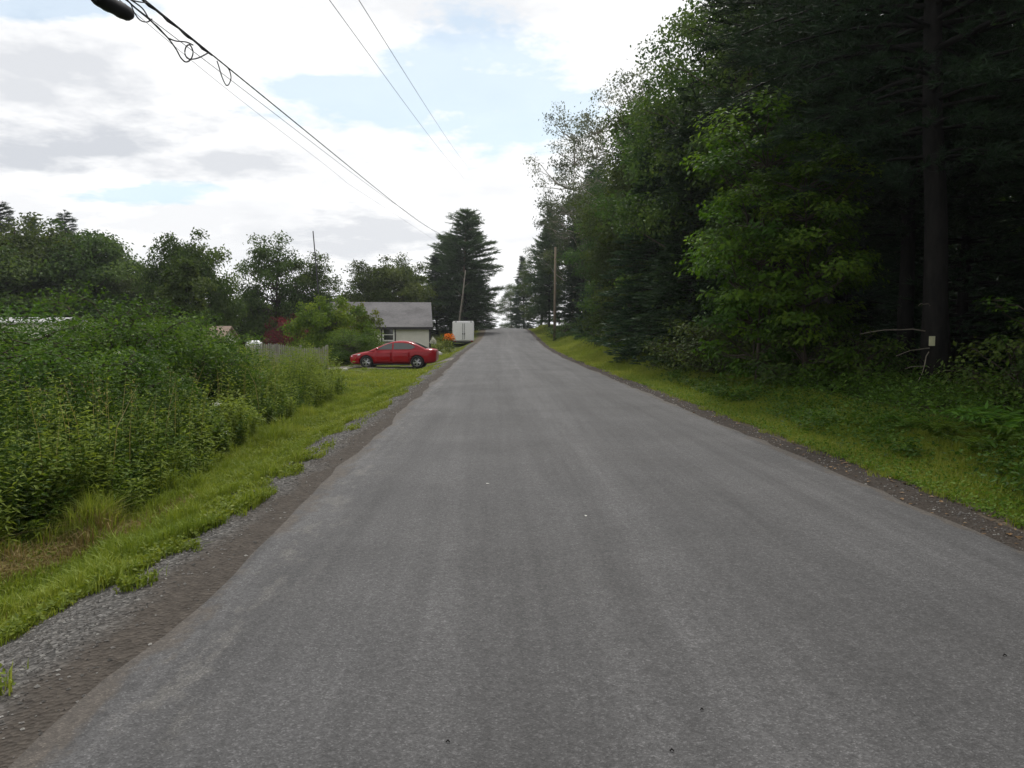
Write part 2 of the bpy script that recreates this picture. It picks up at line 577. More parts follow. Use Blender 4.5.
strip('road', 'asphalt', ry, road_s,
      lambda X, Y, Sv: road_z(Y) + .006 + .05 * (1 - (Sv / HW) ** 2), label='worn grey asphalt country road rising to a crest')
lw = lambda y: 1.30 + .14 * math.sin(y * .8) + .1 * math.sin(y * 2.1 + 1) + .5 * float(sstep(30, 38, y))
strip('gravel_shoulder', 'shoulder_l', ry[ry < 72], lambda y: -np.linspace(HW - .2, HW + lw(y), 12),
      lambda X, Y, Sv: ground_z(X, Y) + .012, label='brown dirt and grey gravel shoulder beside the grass verge')
rw = lambda y: .50 + .08 * math.sin(y * .9) + .06 * math.sin(y * 2.7)
strip('dirt_shoulder', 'shoulder_r', ry[ry < 112], lambda y: np.linspace(HW - .2, HW + rw(y), 8),
      lambda X, Y, Sv: ground_z(X, Y) + .012, label='dark dirt shoulder along the wooded edge of the road')
dy = np.arange(39.6, 43.01, .5)
strip('driveway', 'drive', dy, lambda y: -np.linspace(HW + .3, 10.5, 30),
      lambda X, Y, Sv: ground_z(X, Y) + .02, label='pale gravel driveway under the red car')


def vnoise(x, y, sc, seed=0):
    """cheap smooth noise in numpy, 0..1"""
    r = np.random.RandomState(seed); tab = r.uniform(0, 1, (64, 64))
    x = np.asarray(x) * sc; y = np.asarray(y) * sc
    xi = np.floor(x).astype(int); yi = np.floor(y).astype(int)
    fx = x - xi; fy = y - yi; fx = fx * fx * (3 - 2 * fx); fy = fy * fy * (3 - 2 * fy)
    q = lambda a, b: tab[a % 64, b % 64]
    return (q(xi, yi) * (1 - fx) + q(xi + 1, yi) * fx) * (1 - fy) + (q(xi, yi + 1) * (1 - fx) + q(xi + 1, yi + 1) * fx) * fy


def fbm(x, y, sc, seed=0):
    return .55 * vnoise(x, y, sc, seed) + .3 * vnoise(x, y, sc * 2.1, seed + 1) + .15 * vnoise(x, y, sc * 4.3, seed + 2)


# ------------------------------------------------------------------ grass
def blades(g, rs, X, Y, H, W, tint, lean=.5, z0=None):
    n = len(X)
    Z = ground_z(X, Y) - .01 if z0 is None else z0
    P = np.stack([X, Y, Z], 1)
    az = rs.uniform(0, 2 * PI, n); d = np.stack([np.cos(az), np.sin(az), np.zeros(n)], 1)
    s = np.stack([-np.sin(az + rs.normal(size=n) * .6), np.cos(az), np.zeros(n)], 1)
    H = np.broadcast_to(H, (n,))[:, None]; W = np.broadcast_to(W, (n,))[:, None]
    ln = (np.abs(rs.normal(size=n)) * lean)[:, None]
    up = np.array([0, 0, 1.0])
    m = P + up * H * .6 + d * H * ln * .3
    t = P + up * H * (1 - .25 * np.minimum(ln, 1.5)) + d * H * ln * .95
    V = np.stack([P - s * W * .5, P + s * W * .5, m + s * W * .4, m - s * W * .4, t], 1).reshape(-1, 3)
    i = np.arange(n)[:, None] * 5
    g.add(V, [i + np.array([0, 1, 2, 3]), i + np.array([3, 2, 4])], np.repeat(tint, 5))


def samp_y(rs, n, y0, y1, p=1.0):
    """more samples near the camera (density ~ 1/y**p)"""
    u = rs.uniform(0, 1, n)
    return y0 * (y1 / y0) ** u


WEED_EDGE_Y = np.array([3, 5.5, 7, 9, 11, 13, 16, 20, 26, 28.5])
WEED_EDGE_X = np.array([-6.2, -5.0, -4.45, -3.95, -4.1, -4.5, -4.65, -4.65, -4.75, -7.0])


def weed_x(y):
    return np.interp(y, WEED_EDGE_Y, WEED_EDGE_X)


def left_cover(x, y, u, rs):
    """where the turf has crept over the gravel: ragged tongues and tufts"""
    q = u + 2.1 * (fbm(x, y, 2.6, 5) - .5) + .9 * (fbm(x, y, .8, 6) - .5) + .45 * (fbm(x, y, 7, 7) - .5)
    return (rs.uniform(0, 1, len(x)) < sstep(.60, .98, q)) & (u > .42)


def left_verge():
    rs = np.random.RandomState(11)
    g = Geo(); gd = Geo(); gc = Geo()
    n = 190000
    y = samp_y(rs, n, 2.6, 62)
    e = road_c(y) - HW
    wide = np.where(y < 28, e - weed_x(y) + .5, 7.5)
    u = .42 + rs.uniform(0, 1, n) * (wide - .42)
    x = e - u
    nz = fbm(x, y, 1.1, 5)
    keep = left_cover(x, y, u, rs)
    keep &= ~((y > 39.8) & (y < 42.8) & (u > .2) & (fbm(x, y, .9, 8) < .62))
    x, y, u, nz = x[keep], y[keep], u[keep], nz[keep]
    far = sstep(8, 40, y)
    h = (.03 + .045 * fbm(x, y, .9, 21) + .16 * sstep(.52, .8, fbm(x, y, 2.2, 22)) + .05 * rs.uniform(0, 1, len(x))) * (1 - .25 * far)
    toweed = sstep(.9, .1, (x - weed_x(y))) * (y < 28)
    h = h * (1 + 1.2 * toweed)
    w = .006 + .012 * far + .004 * rs.uniform(0, 1, len(x))
    dry = (fbm(x, y, .8, 31) * .8 + .5 * np.exp(-((x - weed_x(y) - .35) / .35) ** 2) * (y < 9) + rs.normal(size=len(x)) * .08) > .72
    t = np.clip(.48 + .9 * (fbm(x, y, .6, 41) - .5) + .7 * (fbm(x, y, 3, 42) - .5) + rs.normal(size=len(x)) * .22, 0, 1)
    blades(g, rs, x[~dry], y[~dry], h[~dry], w[~dry], t[~dry])
    blades(gd, rs, x[dry], y[dry], h[dry] * .8, w[dry] * .8, t[dry], .9)
    # clover and plantain leaves low in the sward
    n = 75000
    y = samp_y(rs, n, 2.6, 22); e = road_c(y) - HW
    u = .45 + rs.uniform(0, 1, n) * 2.2
    x = e - u
    keep = left_cover(x, y, u, rs) & (x > weed_x(y) - .3)
    keep &= fbm(x, y, .9, 51) > .38
    x, y = x[keep], y[keep]
    P = np.stack([x, y, ground_z(x, y) + .03 + .06 * rs.uniform(0, 1, len(x))], 1)
    leaves(gc, rs, P, .022 + .028 * rs.uniform(0, 1, len(x)), .75, .6)
    tag(gobj('verge_grass', g, 'grass'), 'mown green grass verge between the gravel and the weeds', 'grass', None, 'stuff')
    tag(gobj('dry_grass', gd, 'grass_dry'), 'straw coloured dry grass along the foot of the weeds', 'grass', None, 'stuff')
    tag(gobj('clover_leaves', gc, 'clover'), 'low clover leaves along the gravel edge', 'clover', None, 'stuff')


left_verge()


def right_verge():
    rs = np.random.RandomState(12)
    g = Geo(); gc = Geo()
    n = 150000
    y = samp_y(rs, n, 3.5, 112)
    e = road_c(y) + HW
    v = .32 + rs.uniform(0, 1, n) ** 1.0 * (2.6 + 1.0 * sstep(20, 60, y))
    x = e + v
    keep = rs.uniform(0, 1, n) < sstep(.40, .66, v + .8 * (fbm(x, y, 2.6, 61) - .5) + .4 * (fbm(x, y, 7, 66) - .5))
    x, y, v = x[keep], y[keep], v[keep]
    far = sstep(8, 50, y)
    tall = sstep(1.0, 2.6, v)
    h = .06 + .07 * fbm(x, y, .9, 62) + tall * (.14 + .60 * fbm(x, y, .5, 63) * sstep(14, 30, y))
    w = .007 + .016 * far
    t = np.clip(.45 + .8 * (fbm(x, y, .6, 64) - .5) + rs.normal(size=len(x)) * .2, 0, 1)
    blades(g, rs, x, y, h, w, t)
    n = 20000
    y = samp_y(rs, n, 3.5, 26); v = .5 + rs.uniform(0, 1, n) ** 1.4 * 1.8
    x = road_c(y) + HW + v
    P = np.stack([x, y, ground_z(x, y) + .02 + .06 * rs.uniform(0, 1, n)], 1)
    leaves(gc, rs, P, .022 + .03 * rs.uniform(0, 1, n), .7, .6)
    tag(gobj('roadside_grass', g, 'grass'), 'green grass strip between the dark dirt and the wood', 'grass', None, 'stuff')
    tag(gobj('ground_ivy_leaves', gc, 'clover'), 'small broad leaves along the dark dirt edge', 'ground cover', None, 'stuff')


right_verge()


# ------------------------------------------------------------------ loose stones and litter
def stones(name, n, fx, label, mat, seed):
    rs = np.random.RandomState(seed); g = Geo()
    y = samp_y(rs, n, 2.3, 26); x = fx(rs, y, n)
    r = .004 + .010 * rs.uniform(0, 1, n) ** 3 + .0006 * y
    oc = np.array([(1, 0, 0), (0, 1, 0), (-1, 0, 0), (0, -1, 0), (0, 0, .7), (0, 0, -.6)], float)
    V = oc[None] * r[:, None, None] * rs.uniform(.6, 1.3, (n, 6, 1)) + np.stack([x, y, ground_z(x, y) + .014], 1)[:, None]
    i = np.arange(n)[:, None] * 6
    fs = [i + np.array(q) for q in ((0, 1, 4), (1, 2, 4), (2, 3, 4), (3, 0, 4), (1, 0, 5), (2, 1, 5), (3, 2, 5), (0, 3, 5))]
    g.add(V.reshape(-1, 3), fs, np.repeat(rs.uniform(0, 1, n), 6))
    tag(gobj(name, g, mat), label, 'gravel', None, 'stuff')


def stone_mat():
    m, n, out = new_mat('loose_stone')
    t = n('Attribute', attribute_name='tint').outputs['Fac']
    c = n.ramp(t, [(0, (.07, .066, .06)), (.7, (.15, .14, .13)), (1, (.30, .29, .27))])
    p = n('BsdfPrincipled'); n.link(c, p.inputs['Base Color']); p.inputs['Roughness'].default_value = .9
    n.link(p.outputs[0], out.inputs[0])
    return m


M['stone'] = stone_mat()
stones('loose_gravel', 9000, lambda rs, y, n: road_c(y) - HW - np.clip(.80 + rs.normal(size=n) * .30, .02, 1.5),
       'loose grey stones scattered over the shoulder', 'stone', 71)
stones('grit', 1600, lambda rs, y, n: road_c(y) + HW + np.clip(.25 + rs.normal(size=n) * .2, .02, .7),
       'small stones and grit on the dark dirt', 'stone', 72)


def dead_leaves():
    rs = np.random.RandomState(73); g = Geo()
    n = 450
    y = samp_y(rs, n, 3.2, 40); x = road_c(y) + HW + np.clip(.35 + rs.normal(size=n) * .22, -.05, 1)
    P = np.stack([x, y, ground_z(x, y) + .022], 1)
    leaves(g, rs, P, .03 + .04 * rs.uniform(0, 1, n), .6, .85)
    tag(gobj('fallen_leaves', g, 'litter'), 'brown dead leaves strewn on the dark dirt edge', 'leaves', None, 'stuff')


dead_leaves()


# ------------------------------------------------------------------ plants: generators
def broadleaf(seed, H=14, Rr=3.6, base=.2, ncl=60, per=150, leaf=.17, cr=.85, trunk_r=.16, flat=.6, lumps=.3, twig=.15,
              multi=1, up=.55, top=1.0, droop=.1, wide=.45):
    """returns (wood Geo, crown Geo) for a broadleaved tree or shrub standing on the origin"""
    rs = np.random.RandomState(seed)
    w, c = Geo(), Geo()
    zc = H * (base + (1 - base) * wide); hz_up = H - zc; hz_dn = zc - base * H
    # trunk(s)
    trunks = []
    for k in range(multi):
        ang = rs.uniform(0, 2 * PI); sp = 0 if multi == 1 else Rr * .35
        n = 9
        p = np.zeros((n, 3)); t = np.linspace(0, 1, n)
        p[:, 2] = t * H * (.86 if multi == 1 else .7)
        p[:, 0] = np.cos(ang) * sp * t + np.cumsum(rs.normal(size=n)) * H * .006
        p[:, 1] = np.sin(ang) * sp * t + np.cumsum(rs.normal(size=n)) * H * .006
        p[0, :2] = rs.normal(size=2) * .02 * multi
        rad = trunk_r / math.sqrt(multi) * (1 - t * .85) * (1 + .5 * np.exp(-t * 25))
        p[0, 2] = -.25
        tube(w, p, rad, 8 if multi == 1 else 5)
        trunks.append(p)
    cen, rad_c = [], []
    for k in range(ncl):
        d = norm(rs.normal(size=3))
        az = math.atan2(d[1], d[0])
        lump = 1 + lumps * (math.sin(az * 3 + seed) * .5 + math.sin(az * 5 + d[2] * 4 + seed * 2) * .5)
        r = rs.uniform(.3, 1) ** .55 * lump
        q = np.array([d[0] * Rr * r, d[1] * Rr * r, zc + (d[2] * hz_up * top if d[2] > 0 else d[2] * hz_dn) * min(r, 1.05)])
        q[2] = max(q[2], .15 * cr)
        cen.append(q); rad_c.append(cr * rs.uniform(.6, 1.25))
    for q, r in zip(cen, rad_c):
        tp = trunks[rs.randint(len(trunks))]
        hz = max(.05 * H, q[2] - .45 * math.hypot(q[0], q[1]) - .1)
        j = min(range(len(tp)), key=lambda i: abs(tp[i, 2] - min(hz, tp[-1, 2])))
        a = tp[j]
        b = curve_pts(a, q, 6, -.05 * np.linalg.norm(q - a), rs, .03 * np.linalg.norm(q - a))
        L = np.linalg.norm(q - a)
        tube(w, b, np.linspace(min(trunk_r * .45, .012 * L + .012), .008, 6) , 4, cap=False)
        n = max(3, int(per * (r / cr) ** 2))
        x = norm(rs.normal(size=(n, 3))) * (rs.uniform(0, 1, (n, 1)) ** .45) * r
        far = rs.uniform(0, 1, n) < twig
        x[far] *= rs.uniform(1.0, 1.55, (far.sum(), 1))
        x[:, 2] *= flat
        x[:, 2] -= .25 * (x[:, 0] ** 2 + x[:, 1] ** 2) / r * flat
        P = q + x
        P[:, 2] = np.maximum(P[:, 2], .03)
        tn = np.clip(rs.uniform(-.15, .9) + rs.normal(size=n) * .2, 0, 1)
        outw = norm((P - np.array([0, 0, zc - .1 * H])) / np.array([Rr, Rr, .5 * H]))
        loc = norm(x)
        nb = norm(.55 * outw + .40 * loc + np.array([0, 0, .40 if up < .7 else .9]))
        leaves(c, rs, P, leaf * rs.uniform(.65, 1.25, n), .55, up, tn, droop=droop, nb=nb)
        # fine twigs through the clump
        m = 3
        for _ in range(m):
            e = q + x[rs.randint(n)] * 1.05
            tube(w, np.array([q - (q - a) * .12, (q + e) / 2, e]), [.008, .006, .003], 3, cap=False)
    return w, c


def conifer(seed, H=16, Rr=4, clear=.1, dz=.45, nper=6, dens=6.0, needle=.3, nw=.045, tuft=12, prof='pine', rise=.25, droop=.12,
            trunk_r=.2, irregular=.3, one_side=None):
    rs = np.random.RandomState(seed)
    w, c = Geo(), Geo()
    n = 12; t = np.linspace(0, 1, n)
    p = np.zeros((n, 3)); p[:, 2] = t * H; p[1:, 0] = np.cumsum(rs.normal(size=n - 1)) * H * .003; p[1:, 1] = np.cumsum(rs.normal(size=n - 1)) * H * .003
    p[0, 2] = -.3
    tube(w, p, trunk_r * (1 - .93 * t) * (1 + .4 * np.exp(-t * 40)), 9)
    z = clear * H
    while z < H * .985:
        f = (z / H - clear) / (1 - clear)
        if prof == 'wide':
            R0 = Rr * min(1, .62 + f * 2.0) * (1 - f) ** .5
        elif prof == 'pine':
            R0 = Rr * min(1, .55 + f * 2.2) * (1 - f) ** .62 * 1.08
        else:
            R0 = Rr * min(1, .75 + f * 1.5) * (1 - f) ** .85
        R0 = max(R0, .25)
        k = nper + rs.randint(-1, 2)
        a0 = rs.uniform(0, 2 * PI)
        layer = rs.uniform(1 - irregular, 1 + irregular * .4)
        for i in range(k):
            az = a0 + 2 * PI * i / k + rs.normal() * .25
            r = R0 * layer * rs.uniform(1 - irregular, 1.1)
            if one_side is not None:
                r *= 1 + .5 * math.cos(az - one_side)
            ox = np.interp(z, p[:, 2], p[:, 0]); oy = np.interp(z, p[:, 2], p[:, 1])
            u = np.linspace(0, 1, 5)
            zz = z + r * (rise * u * (.5 + .9 * f) - droop * (1 - f) * u ** 2 * 2) + rs.normal() * .1
            br = np.stack([ox + np.cos(az) * r * u, oy + np.sin(az) * r * u, zz], 1)
            tube(w, br, np.linspace(.012 * r + .012, .006, 5), 4, cap=False)
            m = max(3, int(r * dens))
            uu = rs.uniform(.22, 1.02, m) ** .8
            lat = rs.normal(size=m) * (1.05 - uu * .85) * r * .24
            bp = np.stack([np.interp(uu, u, br[:, 0]) - np.sin(az) * lat, np.interp(uu, u, br[:, 1]) + np.cos(az) * lat,
                           np.interp(uu, u, br[:, 2]) + rs.normal(size=m) * .07 - np.abs(lat) * droop], 1)
            td = np.stack([np.cos(az) - np.sin(az) * lat * .9 / max(r * .24, .1), np.sin(az) + np.cos(az) * lat * .9 / max(r * .24, .1),
                           np.full(m, rise * .8)], 1)
            td = norm(td)
            q = np.repeat(bp, tuft, 0) ; dd = np.repeat(td, tuft, 0)
            N_ = len(q)
            q = q + dd * rs.uniform(-.5, .5, (N_, 1)) * needle * 1.6
            d = norm(dd * .8 + rs.normal(size=(N_, 3)) * (.55 if prof != 'spruce' else .4) * np.array([1, 1, .7 if prof != 'spruce' else .35]))
            s = norm(np.cross(d, rs.normal(size=(N_, 3))))
            ll = needle * rs.uniform(.6, 1.2, (N_, 1))
            V = np.stack([q - s * nw * .5, q + s * nw * .5, q + d * ll], 1).reshape(-1, 3)
            tn = np.clip(np.repeat(rs.uniform(.1, .8, m), tuft) + rs.normal(size=N_) * .15, 0, 1)
            c.add(V, [np.arange(N_ * 3).reshape(-1, 3)], np.repeat(tn, 3))
        z += dz * rs.uniform(.8, 1.25) * (1 - .35 * f)
    return w, c


PROTO = {}


def kind(key, geos, wood, leafm, wn='trunk', cn='crown'):
    w, c = geos
    PROTO[key] = (w.mesh(wn, M[wood], True), c.mesh(cn, M[leafm]), wn, cn)


# woodland and field trees
kind('wood_a', broadleaf(101, 14, 3.7, .08, 120, 300, .19, 1.05), 'bark', 'leaf_wood')
kind('wood_b', broadleaf(102, 14, 3.4, .10, 110, 330, .165, 1.0, lumps=.4), 'bark', 'leaf_wood')
kind('wood_c', broadleaf(103, 15, 3.2, .22, 95, 190, .23, 1.0, lumps=.35), 'bark', 'leaf_wood')
kind('pale_a', broadleaf(104, 16, 3.4, .25, 120, 75, .19, .8, twig=.35, lumps=.45, trunk_r=.14), 'bark_pale', 'leaf_pale')
kind('sparse', broadleaf(105, 16, 3.4, .25, 85, 30, .17, .75, twig=.45, lumps=.4, trunk_r=.15), 'bark', 'leaf_wood')
kind('maple', broadleaf(106, 7.5, 2.1, .06, 100, 125, .16, .62, trunk_r=.06, flat=.34, up=.8, twig=.25, wide=.5), 'bark', 'leaf_maple')
kind('sapling', broadleaf(107, 2.8, .9, .15, 22, 36, .12, .36, trunk_r=.022, flat=.3, up=.85, twig=.3), 'bark', 'leaf_maple')
kind('field_a', broadleaf(108, 11, 5.2, .0, 200, 220, .31, 1.4, lumps=.14, trunk_r=.2, top=.88), 'bark', 'leaf_left')
kind('field_b', broadleaf(109, 11, 4.6, .02, 180, 215, .29, 1.25, lumps=.18, trunk_r=.2, twig=.15, top=.9), 'bark', 'leaf_left')
kind('field_c', broadleaf(110, 10, 4.2, .03, 170, 150, .26, 1.05, lumps=.25, trunk_r=.18, twig=.25), 'bark', 'leaf_left')
kind('vine', broadleaf(111, 6.5, 1.25, .0, 80, 110, .25, .55, lumps=.2, trunk_r=.16, twig=.1, wide=.62), 'bark_dark', 'leaf_left')
kind('red', broadleaf(112, 3.4, 2.2, .03, 75, 100, .15, .6, trunk_r=.05, multi=4), 'bark', 'leaf_red', 'stems', 'foliage')
kind('shrub_a', broadleaf(113, 2.9, 2.0, .0, 130, 230, .076, .5, multi=7, trunk_r=.035, twig=.2, lumps=.3), 'bark', 'leaf_shrub', 'stems', 'foliage')
kind('shrub_b', broadleaf(114, 2.7, 1.8, .0, 120, 230, .08, .48, multi=6, trunk_r=.035, twig=.22, lumps=.35), 'bark', 'leaf_shrub', 'stems', 'foliage')
kind('bright', broadleaf(115, 4.0, 2.9, .0, 85, 170, .20, .62, multi=6, trunk_r=.05, twig=.2, lumps=.4), 'bark', 'leaf_bright', 'stems', 'foliage')
kind('under', broadleaf(116, 1.6, 1.3, .0, 55, 70, .10, .4, multi=6, trunk_r=.03, twig=.3, lumps=.4, flat=.5, up=.75), 'bark', 'leaf_under', 'stems', 'foliage')
kind('pine_far', conifer(121, 17, 6.3, .07, .42, 7, 6.4, .52, .075, 11, 'wide', trunk_r=.24, irregular=.52, rise=.34), 'bark_dark', 'needle')
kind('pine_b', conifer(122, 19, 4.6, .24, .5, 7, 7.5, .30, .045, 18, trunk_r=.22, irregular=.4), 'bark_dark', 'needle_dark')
kind('hemlock', conifer(123, 14, 3.0, .03, .30, 8, 8.5, .27, .06, 10, 'spruce', rise=.12, droop=.16, trunk_r=.16, irregular=.25), 'bark_dark', 'needle_blue')
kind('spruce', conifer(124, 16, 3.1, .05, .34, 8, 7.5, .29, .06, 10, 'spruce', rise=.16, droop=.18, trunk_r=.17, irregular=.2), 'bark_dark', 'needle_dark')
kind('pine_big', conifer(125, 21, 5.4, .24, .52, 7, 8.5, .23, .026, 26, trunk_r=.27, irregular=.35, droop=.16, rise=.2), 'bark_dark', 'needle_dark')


def plant(key, name, x, y, scale, rz, label, cat='tree', group=None, dz=0.0):
    wm, cm, wn, cn = PROTO[key]
    o = thing(name, label, cat, (x, y, gz(x, y) + dz), rz, group, scale)
    obj(wn, wm, o); obj(cn, cm, o)
    return o


def X(px, D):
    return at(px, 328, D).x


# ---- the wood along the road
G1 = 'trees along the edge of the wood'
for (k, nm, px, D, sc, rz, lab) in [
    ('pine_big', 'pine_tree', 938, 16.0, (1, 1, 1), .4, 'big dark pine with the thick bare trunk carrying a pale notice'),
    ('pine_b', 'pine_tree', 826, 22.0, (1.05, 1.05, .95), 2.0, 'tall pine whose long dark boughs reach over the bright maple'),
    ('maple', 'maple_tree', 758, 18.6, (.92, .92, .97), 1.1, 'young maple with glowing yellow-green leaves below the pine boughs'),
    ('maple', 'maple_tree', 806, 17.2, (.75, .75, .80), 4.0, 'smaller dim maple tucked between the glowing maple and the thick pine trunk'),
    ('wood_b', 'forest_tree', 738, 27.0, (1, 1, 1.05), .3, 'broad leafy tree standing behind the glowing young maple'),
    ('hemlock', 'hemlock_tree', 693, 27.5, (.85, .85, .72), 1.5, 'short dense hemlock with boughs down to the grass'),
    ('wood_a', 'forest_tree', 700, 34.0, (1, 1, 1.05), 2.3, 'round full-crowned tree behind the short dense hemlock'),
    ('hemlock', 'hemlock_tree', 655, 33.0, (.95, .95, .80), 3.5, 'blue-green hemlock halfway between the maple and the roadside pole'),
    ('sparse', 'thin_tree', 690, 39.0, (1.0, 1.0, 1.03), .9, 'thin-leaved tree with bare twigs showing against the sky above the wood'),
    ('wood_c', 'forest_tree', 651, 43.0, (1.05, 1.05, 1.0), 4.4, 'slender leafy tree behind the blue-green hemlock'),
    ('wood_b', 'forest_tree', 640, 43.0, (.95, .95, .82), 5.2, 'low bushy tree with dull green leaves at the bend of the grass bank'),
    ('spruce', 'spruce_tree', 634, 50.0, (.95, .95, .95), .6, 'narrow dark spruce midway along the edge of the wood'),
    ('pale_a', 'aspen_tree', 640, 55.0, (1.15, 1.15, 1.25), 1.9, 'tall aspen with olive leaves just above the narrow dark spruce'),
    ('wood_a', 'forest_tree', 622, 57.0, (.95, .95, .95), 3.1, 'leafy tree filling the gap beside the narrow dark spruce'),
    ('pale_a', 'aspen_tree', 596, 78.0, (1.25, 1.25, 1.5), .2, 'silvery aspen with see-through crown behind the roadside pole'),
    ('hemlock', 'hemlock_tree', 604, 64.0, (1.05, 1.05, .85), 2.8, 'drooping hemlock closest to the roadside pole'),
    ('spruce', 'spruce_tree', 583, 82.0, (1.05, 1.05, .95), 4.9, 'dark spruce directly behind the roadside pole'),
    ('pale_a', 'aspen_tree', 572, 90.0, (1.3, 1.3, 1.62), 3.6, 'tallest pale aspen leaning out over the road'),
    ('wood_c', 'forest_tree', 578, 94.0, (1.1, 1.1, 1.2), 5.6, 'tall leafy tree beyond the roadside pole'),
    ('pine_far', 'pine_tree', 549, 103.0, (.6, .6, .95), 1.2, 'dark pine past the roadside pole near the crest'),
    ('wood_a', 'forest_tree', 541, 118.0, (.9, .9, .9), 2.6, 'hazy tree where the road meets the crest'),
    ('hemlock', 'hemlock_tree', 524, 135.0, (1.1, 1.1, .95), .8, 'bluish conifer just over the crest'),
    ('wood_b', 'forest_tree', 512, 150.0, (.8, .8, .72), 4.1, 'small pale green tree lowest over the crest'),
    ('wood_c', 'forest_tree', 505, 205.0, (.7, .7, .42), 4.1, 'tiny far tree in the gap of sky over the road'),
]:
    o = plant(k, nm, X(px, D), D, sc, rz, lab, 'tree', G1)
    if k == 'pine_big':
        o.rotation_euler = (0, -R(1.6), 0)

rs = np.random.RandomState(5)
n_in = 0
for D in np.arange(4, 112, 6.2):
    for xo in (11.5, 16.0) if D > 32 else (10.2, 13.0, 16.5):
        if D < 13 and xo < 12:
            continue
        x = road_c(D) + xo + rs.normal() * .9; y = D + rs.normal() * 1.4
        if math.hypot(x - 9.4, y - 15) < 4.2:
            continue
        k = ['wood_c', 'spruce', 'wood_b', 'pine_b', 'wood_a', 'hemlock'][n_in % 6] if D > 32 else ['spruce', 'hemlock', 'pine_b'][n_in % 3]
        s = rs.uniform(.9, 1.1)
        plant(k, 'forest_tree' if k.startswith('wood') else 'conifer_tree', float(x), float(y), (s, s, s * rs.uniform(.88, 1.02)), rs.uniform(0, 6.28),
              'shaded tree standing deep inside the dark wood beside the road', 'tree', 'trees deep inside the wood')
        n_in += 1


def deep_wood():
    """what closes the view between the trunks: the mass of leaves further in, plus unseen leaves that block light"""
    rs = np.random.RandomState(88); g = Geo(); w = Geo()
    n = 120000
    y = rs.uniform(-8, 125, n); x = road_c(y) + rs.uniform(18, 31, n)
    z = ground_z(x, y) + rs.uniform(0, 1, n) ** 1.1 * (15.5 + 2.5 * np.sin(y * .4))
    leaves(g, rs, np.stack([x, y, z], 1), rs.uniform(.4, .75, n), .7, .4)
    n = 46000  # added leaves out of view beside the camera, to block light on the wood
    y = rs.uniform(-12, 8.5, n); x = rs.uniform(7.6, 20, n)
    z = ground_z(x, y) + rs.uniform(.05, 1, n) * 17
    leaves(g, rs, np.stack([x, y, z], 1), rs.uniform(.35, .6, n), .7, .4)
    for _ in range(90):
        y = rs.uniform(2, 118); x = float(road_c(y)) + rs.uniform(17, 24)
        z = gz(x, y)
        tube(w, [(x, y, z - .2), (x + rs.normal() * .2, y, z + 6), (x + rs.normal() * .3, y, z + 13)], [rs.uniform(.09, .2), .1, .05], 6, cap=False)
    o = tag(gobj('deep_woods', g, 'leaf_wood'), 'dark mass of leaves deep in the wood, with unseen leaves added to block light', 'woods', None, 'stuff')
    gobj('distant_trunks', w, 'bark_dark', o)['kind'] = 'stuff'


deep_wood()


FERNS = [(at(px, 328, D).x, D, .7 * s) for px, D, s in ((985, 8.9, .9), (1020, 9.2, .8), (950, 9.9, .7), (1045, 8.5, .8), (965, 9.1, .6))]


# undergrowth: leafy herbs below the trees
def undergrowth():
    rs = np.random.RandomState(91); g = Geo()
    n = 2600
    y = samp_y(rs, n, 5.5, 105); v = .85 + 1.5 * sstep(14, 42, y) + .9 * fbm(y * 0, y, .35, 92) + rs.uniform(0, 1, n) ** 1.2 * (4.8 - 1.5 * sstep(20, 60, y))
    x = road_c(y) + HW + v
    hh = (.20 + .5 * fbm(x, y, .5, 93)) * (.75 + .5 * rs.uniform(0, 1, n)) * (.7 + .6 * sstep(1.6, 3.4, v))
    k = np.ones(n, bool)
    for (fx, fy, fr) in FERNS:
        k &= np.hypot(x - fx, y - fy) > fr
    x, y, hh, v = x[k], y[k], hh[k], v[k]; n = len(x)
    m = 44
    P = np.repeat(np.stack([x, y, ground_z(x, y)], 1), m, 0)
    h = np.repeat(hh, m); N_ = len(P)
    rr = np.abs(rs.normal(size=N_)) * .24 * (.6 + h)
    az = rs.uniform(0, 2 * PI, N_)
    P = P + np.stack([np.cos(az) * rr, np.sin(az) * rr, h * rs.uniform(.15, 1.05, N_) * np.exp(-rr * .8)], 1)
    far = np.repeat(sstep(10, 60, y), m)
    leaves(g, rs, P, (.07 + .10 * far) * rs.uniform(.6, 1.3, N_), .55, .7, np.clip(np.repeat(rs.uniform(.1, .7, n), m) + rs.normal(size=N_) * .2, 0, 1))
    tag(gobj('undergrowth', g, 'leaf_shrub'), 'leafy green undergrowth along the foot of the wood', 'undergrowth', None, 'stuff')


undergrowth()
G2 = 'bushes at the foot of the wood'
for (px, D, s, rz, lab) in [
    (1040, 12.2, 1.0, .3, 'leafy bush at the foot of the wood beside the yellow-green ferns'),
    (862, 17.0, .95, 1.5, 'knee-high leafy bush just before the thick pine trunk'),
    (800, 18.0, 1.05, 2.2, 'leafy bush under the dim smaller maple'),
    (722, 22.0, 1.25, .1, 'leafy bush under the glowing young maple'),
    (690, 24.5, 1.1, 3.3, 'bush with bright leaves below the short dense hemlock'),
    (660, 33.0, 1.1, 4.1, 'bush in the tall grass below the blue-green hemlock'),
    (618, 46.0, 1.3, 5.5, 'bush in the tall grass below the narrow dark spruce'),
    (562, 72.5, 1.3, 2.9, 'yellow-green bush at the foot of the roadside pole'),
]:
    plant('under', 'leafy_bush', X(px, D), D, s, rz, lab, 'bush', G2)
plant('sapling', 'maple_sapling', X(1040, 12.5), 12.5, (1, 1, .95), 1.0, 'thin maple sapling with pale leaves right of nothing but dark wood' if False else 'thin maple sapling with flat pale leaves in the dark beside the pine trunk', 'tree')


